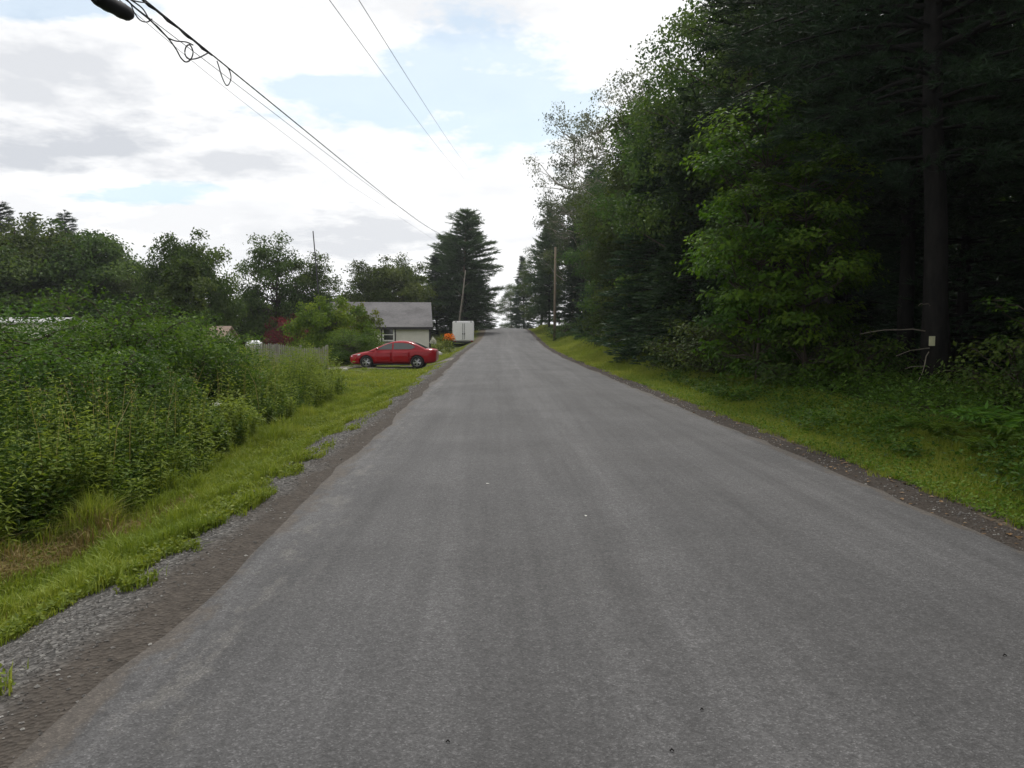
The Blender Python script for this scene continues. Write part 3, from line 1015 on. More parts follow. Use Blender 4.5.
def fern(label, x, y, s, seed):
    rs = np.random.RandomState(seed); g = Geo(); st = Geo()
    for k in range(11):
        az = rs.uniform(0, 2 * PI); L = s * rs.uniform(.75, 1.15); n = 13
        t = np.linspace(0, 1, n)
        out = L * (.25 * t + .62 * t ** 2); zz = L * (.95 * t - .62 * t ** 2.4)
        p = np.stack([np.cos(az) * out, np.sin(az) * out, zz], 1)
        tube(st, p, np.linspace(.006, .002, n), 4, cap=False)
        m = 34; tt = np.linspace(.16, .99, m)
        side = np.where(np.arange(m) % 2 == 0, 1, -1)
        q = np.stack([np.interp(tt, t, p[:, i]) for i in range(3)], 1)
        d = np.stack([-np.sin(az) * side, np.cos(az) * side, np.zeros(m)], 1) + .45 * np.array([math.cos(az), math.sin(az), 0]) - np.array([0, 0, .15])
        leaves(g, rs, q, L * .19 * np.sin(PI * np.clip(tt * .9 + .08, 0, 1)) ** .8 + .01, .26, .8, None, d * 3)
    o = thing('fern', label, 'fern', (x, y, gz(x, y)), 0, 'ferns at the edge of the wood')
    gobj('stalks', st, 'leaf_fern', o); gobj('fronds', g, 'leaf_fern', o)


for i, (px, D, s, lab) in enumerate([
    (985, 8.9, .80, 'yellow-green fern lowest on the grass strip by the road'),
    (1020, 9.2, 1.05, 'tallest arching fern of the clump by the grass strip'),
    (950, 9.9, .75, 'small fern between the tall fern and the thick pine trunk'),
    (1045, 8.5, .85, 'fern half hidden at the roadside end of the clump'),
    (1000, 9.9, .95, 'fern tucked behind the tall arching one'),
    (915, 11.0, .65, 'lone little fern closest to the dead branches'),
]):
    fern(lab, X(px, D), D, s, 300 + i)

# pale notice and dead branches on the big pine
bx, by = X(938, 16.0), 16.0
bz = gz(bx, by)
g = Geo()
rs = np.random.RandomState(17)
for (pa, pb) in [((925, 331), (860, 334)), ((932, 348), (896, 356)), ((932, 369), (905, 369)), ((932, 387), (893, 389)), ((930, 306), (918, 306)), ((930, 350), (915, 392))]:
    tube(g, curve_pts(at(*pa, 15.85), at(*pb, 15.3), 6, .05, rs, .012), np.linspace(.013, .005, 6), 5)
tag(gobj('dead_branches', g, 'dead_wood'), 'bare pale dead branches sticking out of the thick pine trunk', 'branches')
g = Geo()
q = at(932, 341, 15.68)
box(g, (q.x - .06, q.y - .01, q.z - .10), (q.x + .06, q.y + .012, q.z + .10))
tag(gobj('notice', g, 'tag'), 'small pale yellowish notice fixed to the thick pine trunk', 'notice')

# ---- the field side
G3 = 'trees behind the weedy field'
for (k, nm, px, D, sc, rz, lab) in [
    ('field_a', 'field_tree', 20, 62.0, (1.1, 1.1, 1.06), .4, 'dark leafy tree below the pine tops at the edge of the field'),
    ('field_b', 'field_tree', 78, 64.0, (1.15, 1.15, 1.04), 1.7, 'dark leafy tree between the pine tops and the vine-covered trunk'),
    ('field_a', 'field_tree', 130, 66.0, (.8, .8, .70), 3.0, 'low spreading tree just beside the big rounded one'),
    ('field_b', 'field_tree', 192, 58.0, (.70, .70, .88), 4.4, 'big rounded tree rising behind the vine-covered trunk'),
    ('vine', 'vine_covered_tree', 187, 47.0, (1, 1, .98), 2.0, 'dark column of a trunk smothered in vines'),
    ('field_c', 'field_tree', 275, 68.0, (.86, .86, 1.02), .9, 'airy tree with sky showing through its crown beside the mast'),
    ('field_c', 'field_tree', 315, 70.0, (.70, .70, .88), 2.2, 'airy lower tree directly behind the thin mast'),
    ('field_a', 'field_tree', 240, 74.0, (.9, .9, .48), 5.2, 'low dark tree filling the gap behind the airy trees'),
    ('field_b', 'field_tree', 388, 84.0, (.95, .95, .86), 3.4, 'round green tree rising behind the grey roof'),
    ('field_c', 'field_tree', 405, 92.0, (.9, .9, .96), 5.0, 'thin-topped tree poking above the round green one'),
    ('field_a', 'field_tree', 340, 88.0, (.9, .9, .48), 1.4, 'low dark tree between the mast and the house roof'),
    ('pine_far', 'pine_tree', 466, 96.0, (1.0, 1.0, .92), 0, 'big dark broad pine standing behind the white trailer'),
    ('hemlock', 'conifer_tree', 437, 97.0, (1.0, 1.0, .72), 0.7, 'shorter dark conifer at the house side of the big pine'),
    ('pine_far', 'pine_tree', 450, 106.0, (.85, .85, .78), 2.0, 'dark pine mostly hidden behind the big broad pine on the house side'),
    ('hemlock', 'conifer_tree', 476, 110.0, (1.2, 1.2, .72), 2.0, 'dark conifer mostly hidden behind the big broad pine on the road side'),
    ('pine_b', 'pine_tree', 8, 84.0, (.95, .95, .80), .3, 'pine top with ragged boughs furthest from the house'),
    ('pine_far', 'pine_tree', 36, 86.0, (.4, .4, .80), 1.3, 'middle one of the three pine tops over the field'),
    ('pine_b', 'pine_tree', 68, 86.0, (.9, .9, .75), 2.2, 'pine top closest to the rounded trees'),
    ('field_a', 'field_tree', -60, 55.0, (1.1, 1.1, .92), 2.4, 'leafy tree at the far end of the field trees'),
    ('field_b', 'field_tree', 100, 80.0, (.9, .9, .98), 2.9, 'taller leafy tree behind the low spreading one'),
]:
    plant(k, nm, X(px, D), D, sc, rz, lab, 'tree', G3)

# bushes
G4 = 'bushes behind the tall weeds'
for (k, px, D, sc, rz, lab) in [
    ('shrub_a', 20, 12.5, (1.1, 1.1, .78), .2, 'dense green bush low down among the weeds nearest the road bend'),
    ('shrub_b', 60, 15.0, (1.2, 1.2, .80), 1.2, 'rounded green bush in front of the long white roof'),
    ('shrub_a', 112, 16.5, (1.2, 1.2, .97), 2.4, 'tallest bush of the thicket with arching top shoots'),
    ('shrub_b', 150, 18.5, (1.15, 1.15, .92), 3.5, 'bush sloping down from the tallest of the thicket'),
    ('shrub_a', 176, 20.5, (1.0, 1.0, .84), 4.4, 'bush of the thicket in front of the vine-covered trunk'),
    ('shrub_b', 204, 23.5, (.8, .8, .72), 5.1, 'low bush of the thicket beside the brown shed roof'),
    ('shrub_a', -40, 15.0, (1.3, 1.3, .88), 5.7, 'bush of the thicket at the far end from the house'),
    ('bright', 327, 47.0, (.88, .88, .98), .5, 'large yellow-green bush beside the parked red car'),
    ('bright', 352, 52.0, (.6, .6, .92), 2.5, 'narrower yellow-green bush against the house roof'),
    ('shrub_b', 304, 57.0, (1.2, 1.2, .85), 2.5, 'dull green bush behind the board fence'),
    ('shrub_b', 352, 44.5, (1.0, 1.0, .8), .5, 'dark low bush tucked behind the nose of the car'),
]:
    plant(k, 'leafy_bush' if k != 'bright' else 'garden_bush', X(px, D), D, sc, rz, lab, 'bush', G4)
plant('red', 'red_leaved_bush', X(289, 50.0), 50.0, (.72, .72, .92), 1.0, 'dark red leaved bush between the fence and the yellow-green bush', 'bush')


def weeds():
    """goldenrod and other tall weeds: leafy upright stems"""
    rs = np.random.RandomState(131); g = Geo(); st = Geo(); tall = Geo()
    nc = 330
    cy = samp_y(rs, nc, 4.7, 28.5); cd = rs.uniform(.05, 1, nc) ** 1.2 * (3.4 + 2.5 * sstep(6, 20, cy))
    ch = rs.uniform(.60, 1.32, nc); ct = rs.uniform(-.4, .8, nc) + .35 * sstep(12, 24, cy); cb = rs.uniform(0, 1, nc); cs = rs.uniform(.13, .30, nc) * (.8 + .02 * cy)
    n = 5200
    ci = rs.randint(0, nc, n)
    y = np.clip(cy[ci] + rs.normal(size=n) * cs[ci] * 1.3, 4.5, 29.5)
    dd = rs.normal(size=n)
    dep = np.maximum(cd[ci] + dd * cs[ci], .02)
    x = weed_x(y) - dep
    H = (1 - .13 * np.minimum(np.abs(dd), 2.2) ** 1.5) * (.74 + .48 * sstep(0, .8, dep) + .05 * sstep(15, 26, y)) * (ch[ci] * (1 - sstep(14, 22, y)) + sstep(14, 22, y) * (1.2 + .35 * (ch[ci] - .9))) * rs.uniform(.8, 1.15, n)
    z = ground_z(x, y)
    lean = rs.normal(size=(n, 2)) * .12
    lean[:, 0] += .10 * np.exp(-dep)
    m = 34
    t = np.tile(np.linspace(.10, 1.0, m), (n, 1)) + rs.normal(size=(n, m)) * .01
    sx = x[:, None] + lean[:, :1] * H[:, None] * t ** 1.6
    sy = y[:, None] + lean[:, 1:] * H[:, None] * t ** 1.6
    sz = z[:, None] + H[:, None] * t
    az = rs.uniform(0, 2 * PI, (n, 1)) + np.arange(m)[None] * 2.4 + rs.normal(size=(n, m)) * .3
    d = np.stack([np.cos(az), np.sin(az), np.tile(np.linspace(-.25, .9, m), (n, 1))], -1).reshape(-1, 3)
    far = np.repeat(sstep(8, 28, y), m)
    broad = np.repeat(cb[ci] < .35, m)
    L = (.105 * (1 - .45 * t.ravel()) + .02) * rs.uniform(.7, 1.3, n * m) * (1 + .25 * far)
    tn = np.clip(np.repeat(ct[ci] + .2 * rs.uniform(0, 1, n) + .3 * sstep(1.3, .2, dep), m) + .25 * t.ravel() + rs.normal(size=n * m) * .13, 0, 1)  # tint gets paler up the stem: lit weed tops put into the colour
    P = np.stack([sx, sy, sz], -1).reshape(-1, 3)
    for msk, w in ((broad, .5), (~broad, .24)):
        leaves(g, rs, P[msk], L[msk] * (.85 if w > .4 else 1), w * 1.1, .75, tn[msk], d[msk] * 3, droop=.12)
    # stems as thin three-sided prisms
    k = rs.permutation(n)[:n]
    b0 = np.stack([x, y, z - .03], 1)[k]; b1 = np.stack([sx[:, -1], sy[:, -1], sz[:, -1]], 1)[k]
    mid = np.stack([sx[:, m // 2], sy[:, m // 2], sz[:, m // 2]], 1)[k]
    off = np.array([(.005, 0, 0), (-.0025, .0043, 0), (-.0025, -.0043, 0)])
    V = np.concatenate([b0[:, None] + off, mid[:, None] + off * .8, b1[:, None] + off * .3], 1).reshape(-1, 3)
    i = np.arange(len(k))[:, None] * 9
    fs = []
    for a in (0, 3):
        for j in range(3):
            fs.append(i + np.array([a + j, a + (j + 1) % 3, a + 3 + (j + 1) % 3, a + 3 + j]))
    g.add(V, fs, np.full(len(V), .45))
    # low filler leaves so that the ground does not show between the stems
    n = 60000
    y = samp_y(rs, n, 4.6, 29); x = weed_x(y) - rs.uniform(-.1, 5.5, n)
    zz = ground_z(x, y) + rs.uniform(.02, .75, n) * sstep(-.1, .5, weed_x(y) - x) * .8 + .02
    leaves(g, rs, np.stack([x, y, zz], 1), rs.uniform(.05, .11, n), .45, .6, rs.uniform(0, .25, n))  # dark tints paint the shade in the gaps between the clumps
    tag(gobj('tall_weeds', g, 'leaf_weed'), 'waist-high leafy weeds crowding the grass verge', 'weeds', None, 'stuff')
    # flowering grass stalks standing above the weeds
    n = 170
    y = samp_y(rs, n, 6, 27); x = weed_x(y) - rs.uniform(.3, 3.5, n)
    blades(tall, rs, x, y, rs.uniform(1.3, 1.75, n), .012, rs.uniform(.5, 1, n), .18)
    for q in range(0, n, 2):
        hx, hy = x[q], y[q]
        m2 = 16
        P = np.stack([hx + rs.normal(size=m2) * .03, hy + rs.normal(size=m2) * .03, gz(hx, hy) + rs.uniform(1.1, 1.5, m2)], 1)
        leaves(tall, rs, P, .035, .3, .2, rs.uniform(.6, 1, m2), np.tile([0, 0, 3.0], (m2, 1)))
    tag(gobj('tall_grass', tall, 'grass_dry'), 'straw coloured seeding grass stalks standing above the weeds', 'grass', None, 'stuff')
    # a few white flower heads
    fl = Geo()
    for (px, py, D) in [(217, 404, 12.5), (226, 432, 13), (120, 352, 13.5)]:
        c0 = np.array(at(px, py, D))
        m2 = 26
        leaves(fl, rs, c0 + rs.normal(size=(m2, 3)) * np.array([.035, .035, .02]), .025, .8, .8, rs.uniform(0, 1, m2))
    tag(gobj('white_blossoms', fl, 'petal_white'), 'small white blossoms dotted among the weeds', 'flowers', None, 'stuff')


weeds()


def rough_field():
    """grass and herbs of the yard behind the weeds, round the house, under the field trees"""
    rs = np.random.RandomState(141); g = Geo()
    n = 42000
    y = rs.uniform(27, 105, n); x = road_c(y) - HW - 1.0 - rs.uniform(0, 1, n) ** 1.4 * (34 * sstep(20, 50, y) + 6)
    k = ~((np.abs(y - 40.7) < 3.0) & (x > -10)) & ~((y > 63.5) & (y < 72) & (x < -4.5) & (x > -14)) & ~((y > 73) & (y < 80) & (x > -4.3))
    x, y = x[k], y[k]
    lawn = (x > -8)
    h = np.where(lawn, .10, .35 + .5 * fbm(x, y, .2, 143))
    blades(g, rs, x, y, h * rs.uniform(.6, 1.2, len(x)), .045, np.clip(rs.normal(size=len(x)) * .2 + .4, 0, 1), .4)
    tag(gobj('yard_grass', g, 'grass'), 'grass of the yard around the house and trailer', 'grass', None, 'stuff')


rough_field()


# ------------------------------------------------------------------ red car
def car():
    px_c = (351 + 438) / 2
    D = 41.3
    x0 = X(px_c, D); z0 = -.5 + .03
    root = thing('parked_car', 'red four-door saloon parked across the gravel driveway', 'car', (x0, D, z0), PI)  # nose towards -x
    root.rotation_euler[2] = PI - R(2)
    st = [  # x, z0, ztop, half width
        (2.33, .36, .60, .50), (2.27, .25, .67, .70), (2.08, .20, .74, .83), (1.7, .19, .82, .895), (1.3, .19, .89, .91),
        (.9, .19, .94, .915), (.3, .19, .96, .915), (-.4, .19, .98, .915), (-1.0, .19, 1.0, .915), (-1.5, .20, 1.02, .905),
        (-1.95, .23, 1.03, .86), (-2.18, .27, 1.01, .79), (-2.30, .36, .95, .68), (-2.34, .46, .86, .56)]
    sx = np.array([s[0] for s in st][::-1])

    def sec(x):
        return [float(np.interp(x, sx, np.array([s[i] for s in st][::-1]))) for i in (1, 2, 3)]

    def half(x):
        a, b, w = sec(x); h = b - a
        return [(0, a), (w * .8, a), (w * .96, a + h * .12), (w, a + h * .45), (w * .985, a + h * .74), (w * .93, a + h * .92), (w * .8, b), (w * .4, b + .02), (0, b + .028)]

    bm = bmesh.new(); rings = []
    for s in st:
        hp = half(s[0])
        pts = [(y, z) for y, z in hp] + [(-y, z) for y, z in hp[-2:0:-1]]
        rings.append([bm.verts.new((s[0], y, z)) for y, z in pts])
    for a, b in zip(rings, rings[1:]):
        for i in range(len(a)):
            bm.faces.new((a[i], b[i], b[(i + 1) % len(a)], a[(i + 1) % len(a)]))
    bm.faces.new(rings[0]); bm.faces.new(rings[-1][::-1])
    bmesh.ops.recalc_face_normals(bm, faces=bm.faces)
    me = bpy.data.meshes.new('body'); bm.to_mesh(me); bm.free()
    tmp = bpy.data.objects.new('tmp_body', me); COL.objects.link(tmp)
    sub = tmp.modifiers.new('s', 'SUBSURF'); sub.levels = 2; sub.render_levels = 2
    cutg = Geo()
    for xx in (1.38, -1.32):
        for s in (-1, 1):
            tube(cutg, [(xx, s * .60, .32), (xx, s * 1.2, .32)], .385, 24)
    cut = obj('tmp_cut', cutg.mesh('tmp_cut', None))
    bo = tmp.modifiers.new('b', 'BOOLEAN'); bo.object = cut; bo.operation = 'DIFFERENCE'; bo.solver = 'EXACT'
    bpy.context.view_layer.update()
    dg = bpy.context.evaluated_depsgraph_get()
    body_me = bpy.data.meshes.new_from_object(tmp.evaluated_get(dg))
    bpy.data.objects.remove(tmp); bpy.data.objects.remove(cut)
    body_me.name = 'body'
    body_me.materials.clear(); body_me.materials.append(M['car_red'])
    body_me.polygons.foreach_set('use_smooth', np.ones(len(body_me.polygons), bool))
    body = obj('body', body_me, root)
    # wheel wells
    for xx in (1.38, -1.32):
        for s in (-1, 1):
            wells = Geo(); tube(wells, [(xx, s * .585, .32), (xx, s * .62, .32)], .375, 24)
            gobj('wheel_arch_liner', wells, 'black', root)
    # cabin: rounded rectangles stacked up
    lev = [(.90, 1.30, -1.98, .815), (1.05, .95, -1.72, .765), (1.20, .60, -1.42, .70), (1.33, .26, -1.12, .63), (1.41, -.02, -.86, .57), (1.445, -.22, -.68, .44)]
    lz = [l[0] for l in lev]

    def cab(z):
        return [float(np.interp(z, lz, [l[i] for l in lev])) for i in (1, 2, 3)]

    g = Geo(); nV = 32; allv = []
    for (z, xf, xr, hw) in lev:
        r = min(.16, hw * .4); ring = []
        for (cx, cy, a0) in ((xf - r, hw - r, 0), (xr + r, hw - r, 90), (xr + r, -hw + r, 180), (xf - r, -hw + r, 270)):
            for k in range(8):
                a = R(a0 + 90 * k / 7)
                ring.append((cx + r * math.cos(a), cy + r * math.sin(a), z))
        allv += ring
    fs = []
    for l in range(len(lev) - 1):
        for i in range(nV):
            j = (i + 1) % nV
            fs.append((l * nV + i, l * nV + j, (l + 1) * nV + j, (l + 1) * nV + i))
    allv.append((-.45, 0, 1.46)); top = len(allv) - 1; b0 = (len(lev) - 1) * nV
    tr = [(b0 + i, b0 + (i + 1) % nV, top) for i in range(nV)]
    g.add(allv, [np.array(fs), np.array(tr)])
    gobj('cabin_roof', g, 'car_red', root, smooth=True)

    def panel(name, pts, s, mat='car_glass', parent=root, out=.012):
        """side window: pts (x,z) outline on the cabin side s"""
        gg = Geo(); n = len(pts)
        vo = [(x, s * (cab(z)[2] + out), z) for x, z in pts]; vi = [(x, s * (cab(z)[2] - .02), z) for x, z in pts]
        me = bpy.data.meshes.new(name); bm2 = bmesh.new()
        A = [bm2.verts.new(v) for v in vo]; B = [bm2.verts.new(v) for v in vi]
        bm2.faces.new(A)
        for i in range(n):
            bm2.faces.new((A[i], A[(i + 1) % n], B[(i + 1) % n], B[i]))
        bmesh.ops.recalc_face_normals(bm2, faces=bm2.faces)
        bm2.to_mesh(me); bm2.free(); me.materials.append(M[mat])
        return obj(name, me, parent)

    for s in (1, -1):
        panel('side_window', [(.86, .985), (.02, .995), (.02, 1.33), (.22, 1.30), (.55, 1.165)], s)
        panel('side_window', [(-.06, .995), (-.98, 1.01), (-1.22, 1.10), (-1.12, 1.20), (-.90, 1.30), (-.5, 1.345), (-.06, 1.34)], s)
    for nm, ix, sg in (('windscreen', 0, 1), ('rear_window', 1, -1)):
        gg = Geo(); vs = []
        zs = np.linspace(.98, 1.345, 5)
        for z in zs:
            q = cab(z); xx = q[ix]; hw = q[2] - .14
            vs += [(xx + sg * .012, -hw, z + .006), (xx + sg * .012, hw, z + .006)]
        q4 = [(2 * i, 2 * i + 1, 2 * i + 3, 2 * i + 2) for i in range(4)]
        gg.add(vs, [np.array(q4)])
        gobj(nm, gg, 'car_glass', root)

    def side_y(x, z):
        hp = half(x); zs = [p[1] for p in hp[1:7]]; ys = [p[0] for p in hp[1:7]]
        return float(np.interp(z, zs, ys))

    for s in (1, -1):
        for (xa, xb) in ((.98, .03), (-.03, -.92)):
            gg = Geo(); vs = []; nx, nz_ = 8, 7
            for i in range(nx):
                for k in range(nz_):
                    x = xa + (xb - xa) * i / (nx - 1); z = .31 + (.90 - .31) * k / (nz_ - 1)
                    vs.append((x, s * (side_y(x, z) + .001), z))
            ff = [(i * nz_ + k, (i + 1) * nz_ + k, (i + 1) * nz_ + k + 1, i * nz_ + k + 1) for i in range(nx - 1) for k in range(nz_ - 1)]
            gg.add(vs, [np.array(ff)])
            d = gobj('door', gg, 'car_red', root, smooth=True)
            sd = d.modifiers.new('thickness', 'SOLIDIFY'); sd.thickness = .016; sd.offset = 0
            h = Geo(); xh = xb + .17
            tube(h, [(xh + .1, s * (side_y(xh, .80) + .005), .80), (xh + .08, s * (side_y(xh, .80) + .03), .80), (xh - .08, s * (side_y(xh, .80) + .03), .80), (xh - .1, s * (side_y(xh, .80) + .005), .80)], .013, 6)
            gobj('handle', h, 'car_red', d)
        # mirror
        h = Geo(); vs = []
        bm2 = bmesh.new(); bmesh.ops.create_uvsphere(bm2, u_segments=12, v_segments=8, radius=1)
        for v in bm2.verts:
            v.co = Vector((.78 + v.co.x * .07, s * (.98 + v.co.y * .10 * s), 1.02 + v.co.z * .075))
        me = bpy.data.meshes.new('mirror'); bm2.to_mesh(me); bm2.free(); me.materials.append(M['car_red'])
        obj('mirror', me, root)
        # lamps
        for nm, pts, mat in (('headlight', [(2.20, .60), (1.72, .70), (1.68, .76), (2.0, .745), (2.2, .68)], 'clear_lens'),
                             ('tail_light', [(-2.26, .80), (-1.95, .84), (-1.88, .93), (-2.2, .95), (-2.29, .92)], 'red_lens')):
            bm2 = bmesh.new()
            A = [bm2.verts.new((x, s * (side_y(x, z) + .014), z)) for x, z in pts]; B = [bm2.verts.new((x, s * (side_y(x, z) - .06), z)) for x, z in pts]
            bm2.faces.new(A)
            for i in range(len(A)):
                bm2.faces.new((A[i], A[(i + 1) % len(A)], B[(i + 1) % len(A)], B[i]))
            bmesh.ops.recalc_face_normals(bm2, faces=bm2.faces)
            me = bpy.data.meshes.new(nm); bm2.to_mesh(me); bm2.free(); me.materials.append(M[mat])
            obj(nm, me, root)
        # sill
        h = Geo(); box(h, (-.92, s * .84 - .06, .17), (.98, s * .84 + .06, .235)); gobj('sill', h, 'black', root)
    # wheels
    prof = [(.215, -.10), (.30, -.105), (.325, -.085), (.33, 0), (.325, .085), (.30, .105), (.215, .10), (.205, 0)]
    tg = Geo(); k = 28; vs = []; ff = []
    for i in range(k):
        a = 2 * PI * i / k
        vs += [(r * math.cos(a), w, r * math.sin(a)) for r, w in prof]
    m = len(prof)
    for i in range(k):
        for j in range(m):
            ff.append((i * m + j, i * m + (j + 1) % m, ((i + 1) % k) * m + (j + 1) % m, ((i + 1) % k) * m + j))
    tg.add(vs, [np.array(ff)]); tyre_me = tg.mesh('tyre', M['rubber'], True)
    rg = Geo()
    for i in range(10):
        a = 2 * PI * i / 10 + (.12 if i % 2 else -.12)
        d = np.array([math.cos(a), 0, math.sin(a)])
        tube(rg, [np.array([0, .075, 0]) + d * .03, np.array([0, .08, 0]) + d * .12, np.array([0, .07, 0]) + d * .212], [.022, .017, .02], 5)
    tube(rg, [(0, .05, 0), (0, .09, 0)], .045, 12)
    rr = [(.195 * 1.08 * math.cos(t), .08, .195 * 1.08 * math.sin(t)) for t in np.linspace(0, 2 * PI, 29)]
    tube(rg, rr, .012, 5, cap=False)
    rim_me = rg.mesh('rim', M['rim'])
    hub = Geo(); tube(hub, [(0, .0, 0), (0, .03, 0)], .205, 20); hub_me = hub.mesh('brake_disc', M['black'])
    for xx in (1.38, -1.32):
        for s in (1, -1):
            w = obj('wheel', None, root, (xx, s * .80, .33))
            if s < 0:
                w.rotation_euler = (0, 0, PI)
            obj('tyre', tyre_me, w); obj('rim', rim_me, w); obj('brake_disc', hub_me, w)


car()


# ------------------------------------------------------------------ house
def house():
    D = 64.0; x1 = X(430.5, D); x0 = x1 - 8.3; zb = -.75
    ze = at(400, 325.5, D).z; D2 = D + 3.4; zr = at(400, 303, D2).z
    dep = 6.8
    o = thing('small_house', 'small beige house with grey shingle roof behind the red car', 'house', (0, 0, 0))
    g = Geo(); zt = ze + .02
    V = [(x0, D, zb), (x1, D, zb), (x1, D + dep, zb), (x0, D + dep, zb), (x0, D, zt), (x1, D, zt), (x1, D + dep, zt), (x0, D + dep, zt), (x0, D2, zr - .15), (x1, D2, zr - .15)]
    g.add(V, [np.array([(0, 1, 5, 4), (2, 3, 7, 6), (1, 2, 6, 5), (3, 0, 4, 7)]), np.array([(5, 6, 9), (7, 4, 8)])])
    gobj('wall', g, 'siding', o)
    g = Geo(); ov = .30; th = .12; rk = .18
    sl = (zr - ze) / 3.4
    prof = [(D - ov, ze - ov * sl), (D2, zr), (D + dep + ov, ze - ov * sl)]
    vs = []
    for x in (x0 - rk, x1 + rk):
        vs += [(x, y, z + .06) for y, z in prof] + [(x, y, z - th + .06) for y, z in prof]
    g.add(vs, [np.array([(0, 6, 7, 1), (1, 7, 8, 2), (3, 4, 10, 9), (4, 5, 11, 10), (0, 3, 9, 6), (2, 8, 11, 5), (0, 1, 4, 3), (1, 2, 5, 4), (7, 6, 9, 10), (8, 7, 10, 11)])])
    rf = gobj('roof', g, 'shingle', o)
    g = Geo(); box(g, (x0 - rk, D - ov - .035, ze - ov * sl - .17), (x1 + rk, D - ov - .004, ze - ov * sl + .03)); gobj('fascia', g, 'trim_dark', rf)
    g = Geo(); box(g, (x1 - .13, D - .035, zb), (x1 + .03, D - .003, ze - .12)); gobj('corner_trim', g, 'trim_dark', o)
    wa, wb = X(381.5, D), X(396.0, D); zt, zo = at(390, 326.8, D).z, at(390, 342.5, D).z
    def frame(gg, a, b, lo, hi, w, y0, y1):
        box(gg, (a, y0, lo), (a + w, y1, hi)); box(gg, (b - w, y0, lo), (b, y1, hi))
        box(gg, (a + w, y0, lo), (b - w, y1, lo + w)); box(gg, (a + w, y0, hi - w), (b - w, y1, hi))
    g = Geo(); frame(g, wa, wb, zo, zt, .10, D - .045, D - .003); win = gobj('window', g, 'trim_dark', o)
    g = Geo(); frame(g, wa + .102, wb - .102, zo + .102, zt - .102, .12, D - .06, D - .006)
    zm = (zo + zt) / 2; box(g, (wa + .222, D - .05, zm - .03), (wb - .222, D - .02, zm + .03)); gobj('frame', g, 'trim_white', win)
    g = Geo(); box(g, (wa + .21, D - .018, zo + .21), (wb - .21, D - .008, zt - .21)); gobj('pane', g, 'pane', win)
    g = Geo()
    for zz in np.arange(zb + .2, ze - .2, .14):
        box(g, (wb + .02, D - .012, zz), (x1 - .14, D - .003, zz + .012))
    gobj('siding_boards', g, 'siding', o)
    c = Vector((x1, D, 0)); rot = Matrix.Rotation(R(6.5), 3, 'Z')
    o.rotation_euler = (0, 0, R(6.5)); o.location = c - rot @ c


house()


# ------------------------------------------------------------------ white trailer
def trailer():
    D = 76.0; xc = X(463.5, D); w = 2.08; zb = at(463, 344, D).z
    zg = gz(xc, D)
    zb = zg
    o = thing('cargo_trailer', 'white enclosed cargo trailer parked on the grass before the pine', 'trailer', (xc, D, zg), R(4))
    top = at(463, 321, D).z - zg
    bm = bmesh.new()
    bmesh.ops.create_cube(bm, size=1)
    for v in bm.verts:
        v.co = Vector((v.co.x * w, 1.9 + v.co.y * 3.8, (.42 + top) / 2 + v.co.z * (top - .42)))
    bmesh.ops.bevel(bm, geom=[e for e in bm.edges], offset=.07, segments=3, affect='EDGES')
    me = bpy.data.meshes.new('box_body'); bm.to_mesh(me); bm.free(); me.materials.append(M['white_paint'])
    obj('box_body', me, o)
    for s in (-1, 1):
        g = Geo(); a, b = (.012, w / 2 - .11) if s > 0 else (-w / 2 + .11, -.012)
        box(g, (a, -.035, .52), (b, -.004, top - .16)); d = gobj('rear_door', g, 'white_paint', o)
        g = Geo(); tube(g, [(s * .09, -.06, .6), (s * .09, -.06, top - .25)], .018, 6); box(g, (s * .09 - .05, -.09, 1.1), (s * .09 + .05, -.04, 1.22)); gobj('latch', g, 'black', d)
        g = Geo(); box(g, (s * (w / 2 - .28) - .09, -.02, top - .12), (s * (w / 2 - .28) + .09, .03, top - .06)); gobj('marker_lamp', g, 'black', o)
        g = Geo(); box(g, (s * (w / 2 - .2) - .1, -.03, .40), (s * (w / 2 - .2) + .1, .02, .48)); gobj('tail_light', g, 'red_lens', o)
        for yy in (1.6, 2.4):
            g = Geo(); tube(g, [(s * (w / 2 - .22), yy, .33), (s * (w / 2 - .02), yy, .33)], .33, 20)
            wh = gobj('wheel', g, 'rubber', o)
            g = Geo(); tube(g, [(s * (w / 2 - .03), yy, .33), (s * (w / 2 - .005), yy, .33)], .18, 14); gobj('rim', g, 'steel', wh)
    g = Geo(); box(g, (-w / 2 + .04, .0, .24), (w / 2 - .04, 3.7, .40)); gobj('chassis', g, 'black', o)
    g = Geo(); box(g, (-w / 2 + .02, -.10, .26), (w / 2 - .02, -.01, .385)); gobj('bumper', g, 'black', o)
    g = Geo(); tube(g, [(0, 3.7, .33), (0, 5.0, .36)], .05, 6); tube(g, [(.0, 4.9, 0), (0, 4.9, .5)], .03, 6); gobj('drawbar', g, 'black', o)


trailer()


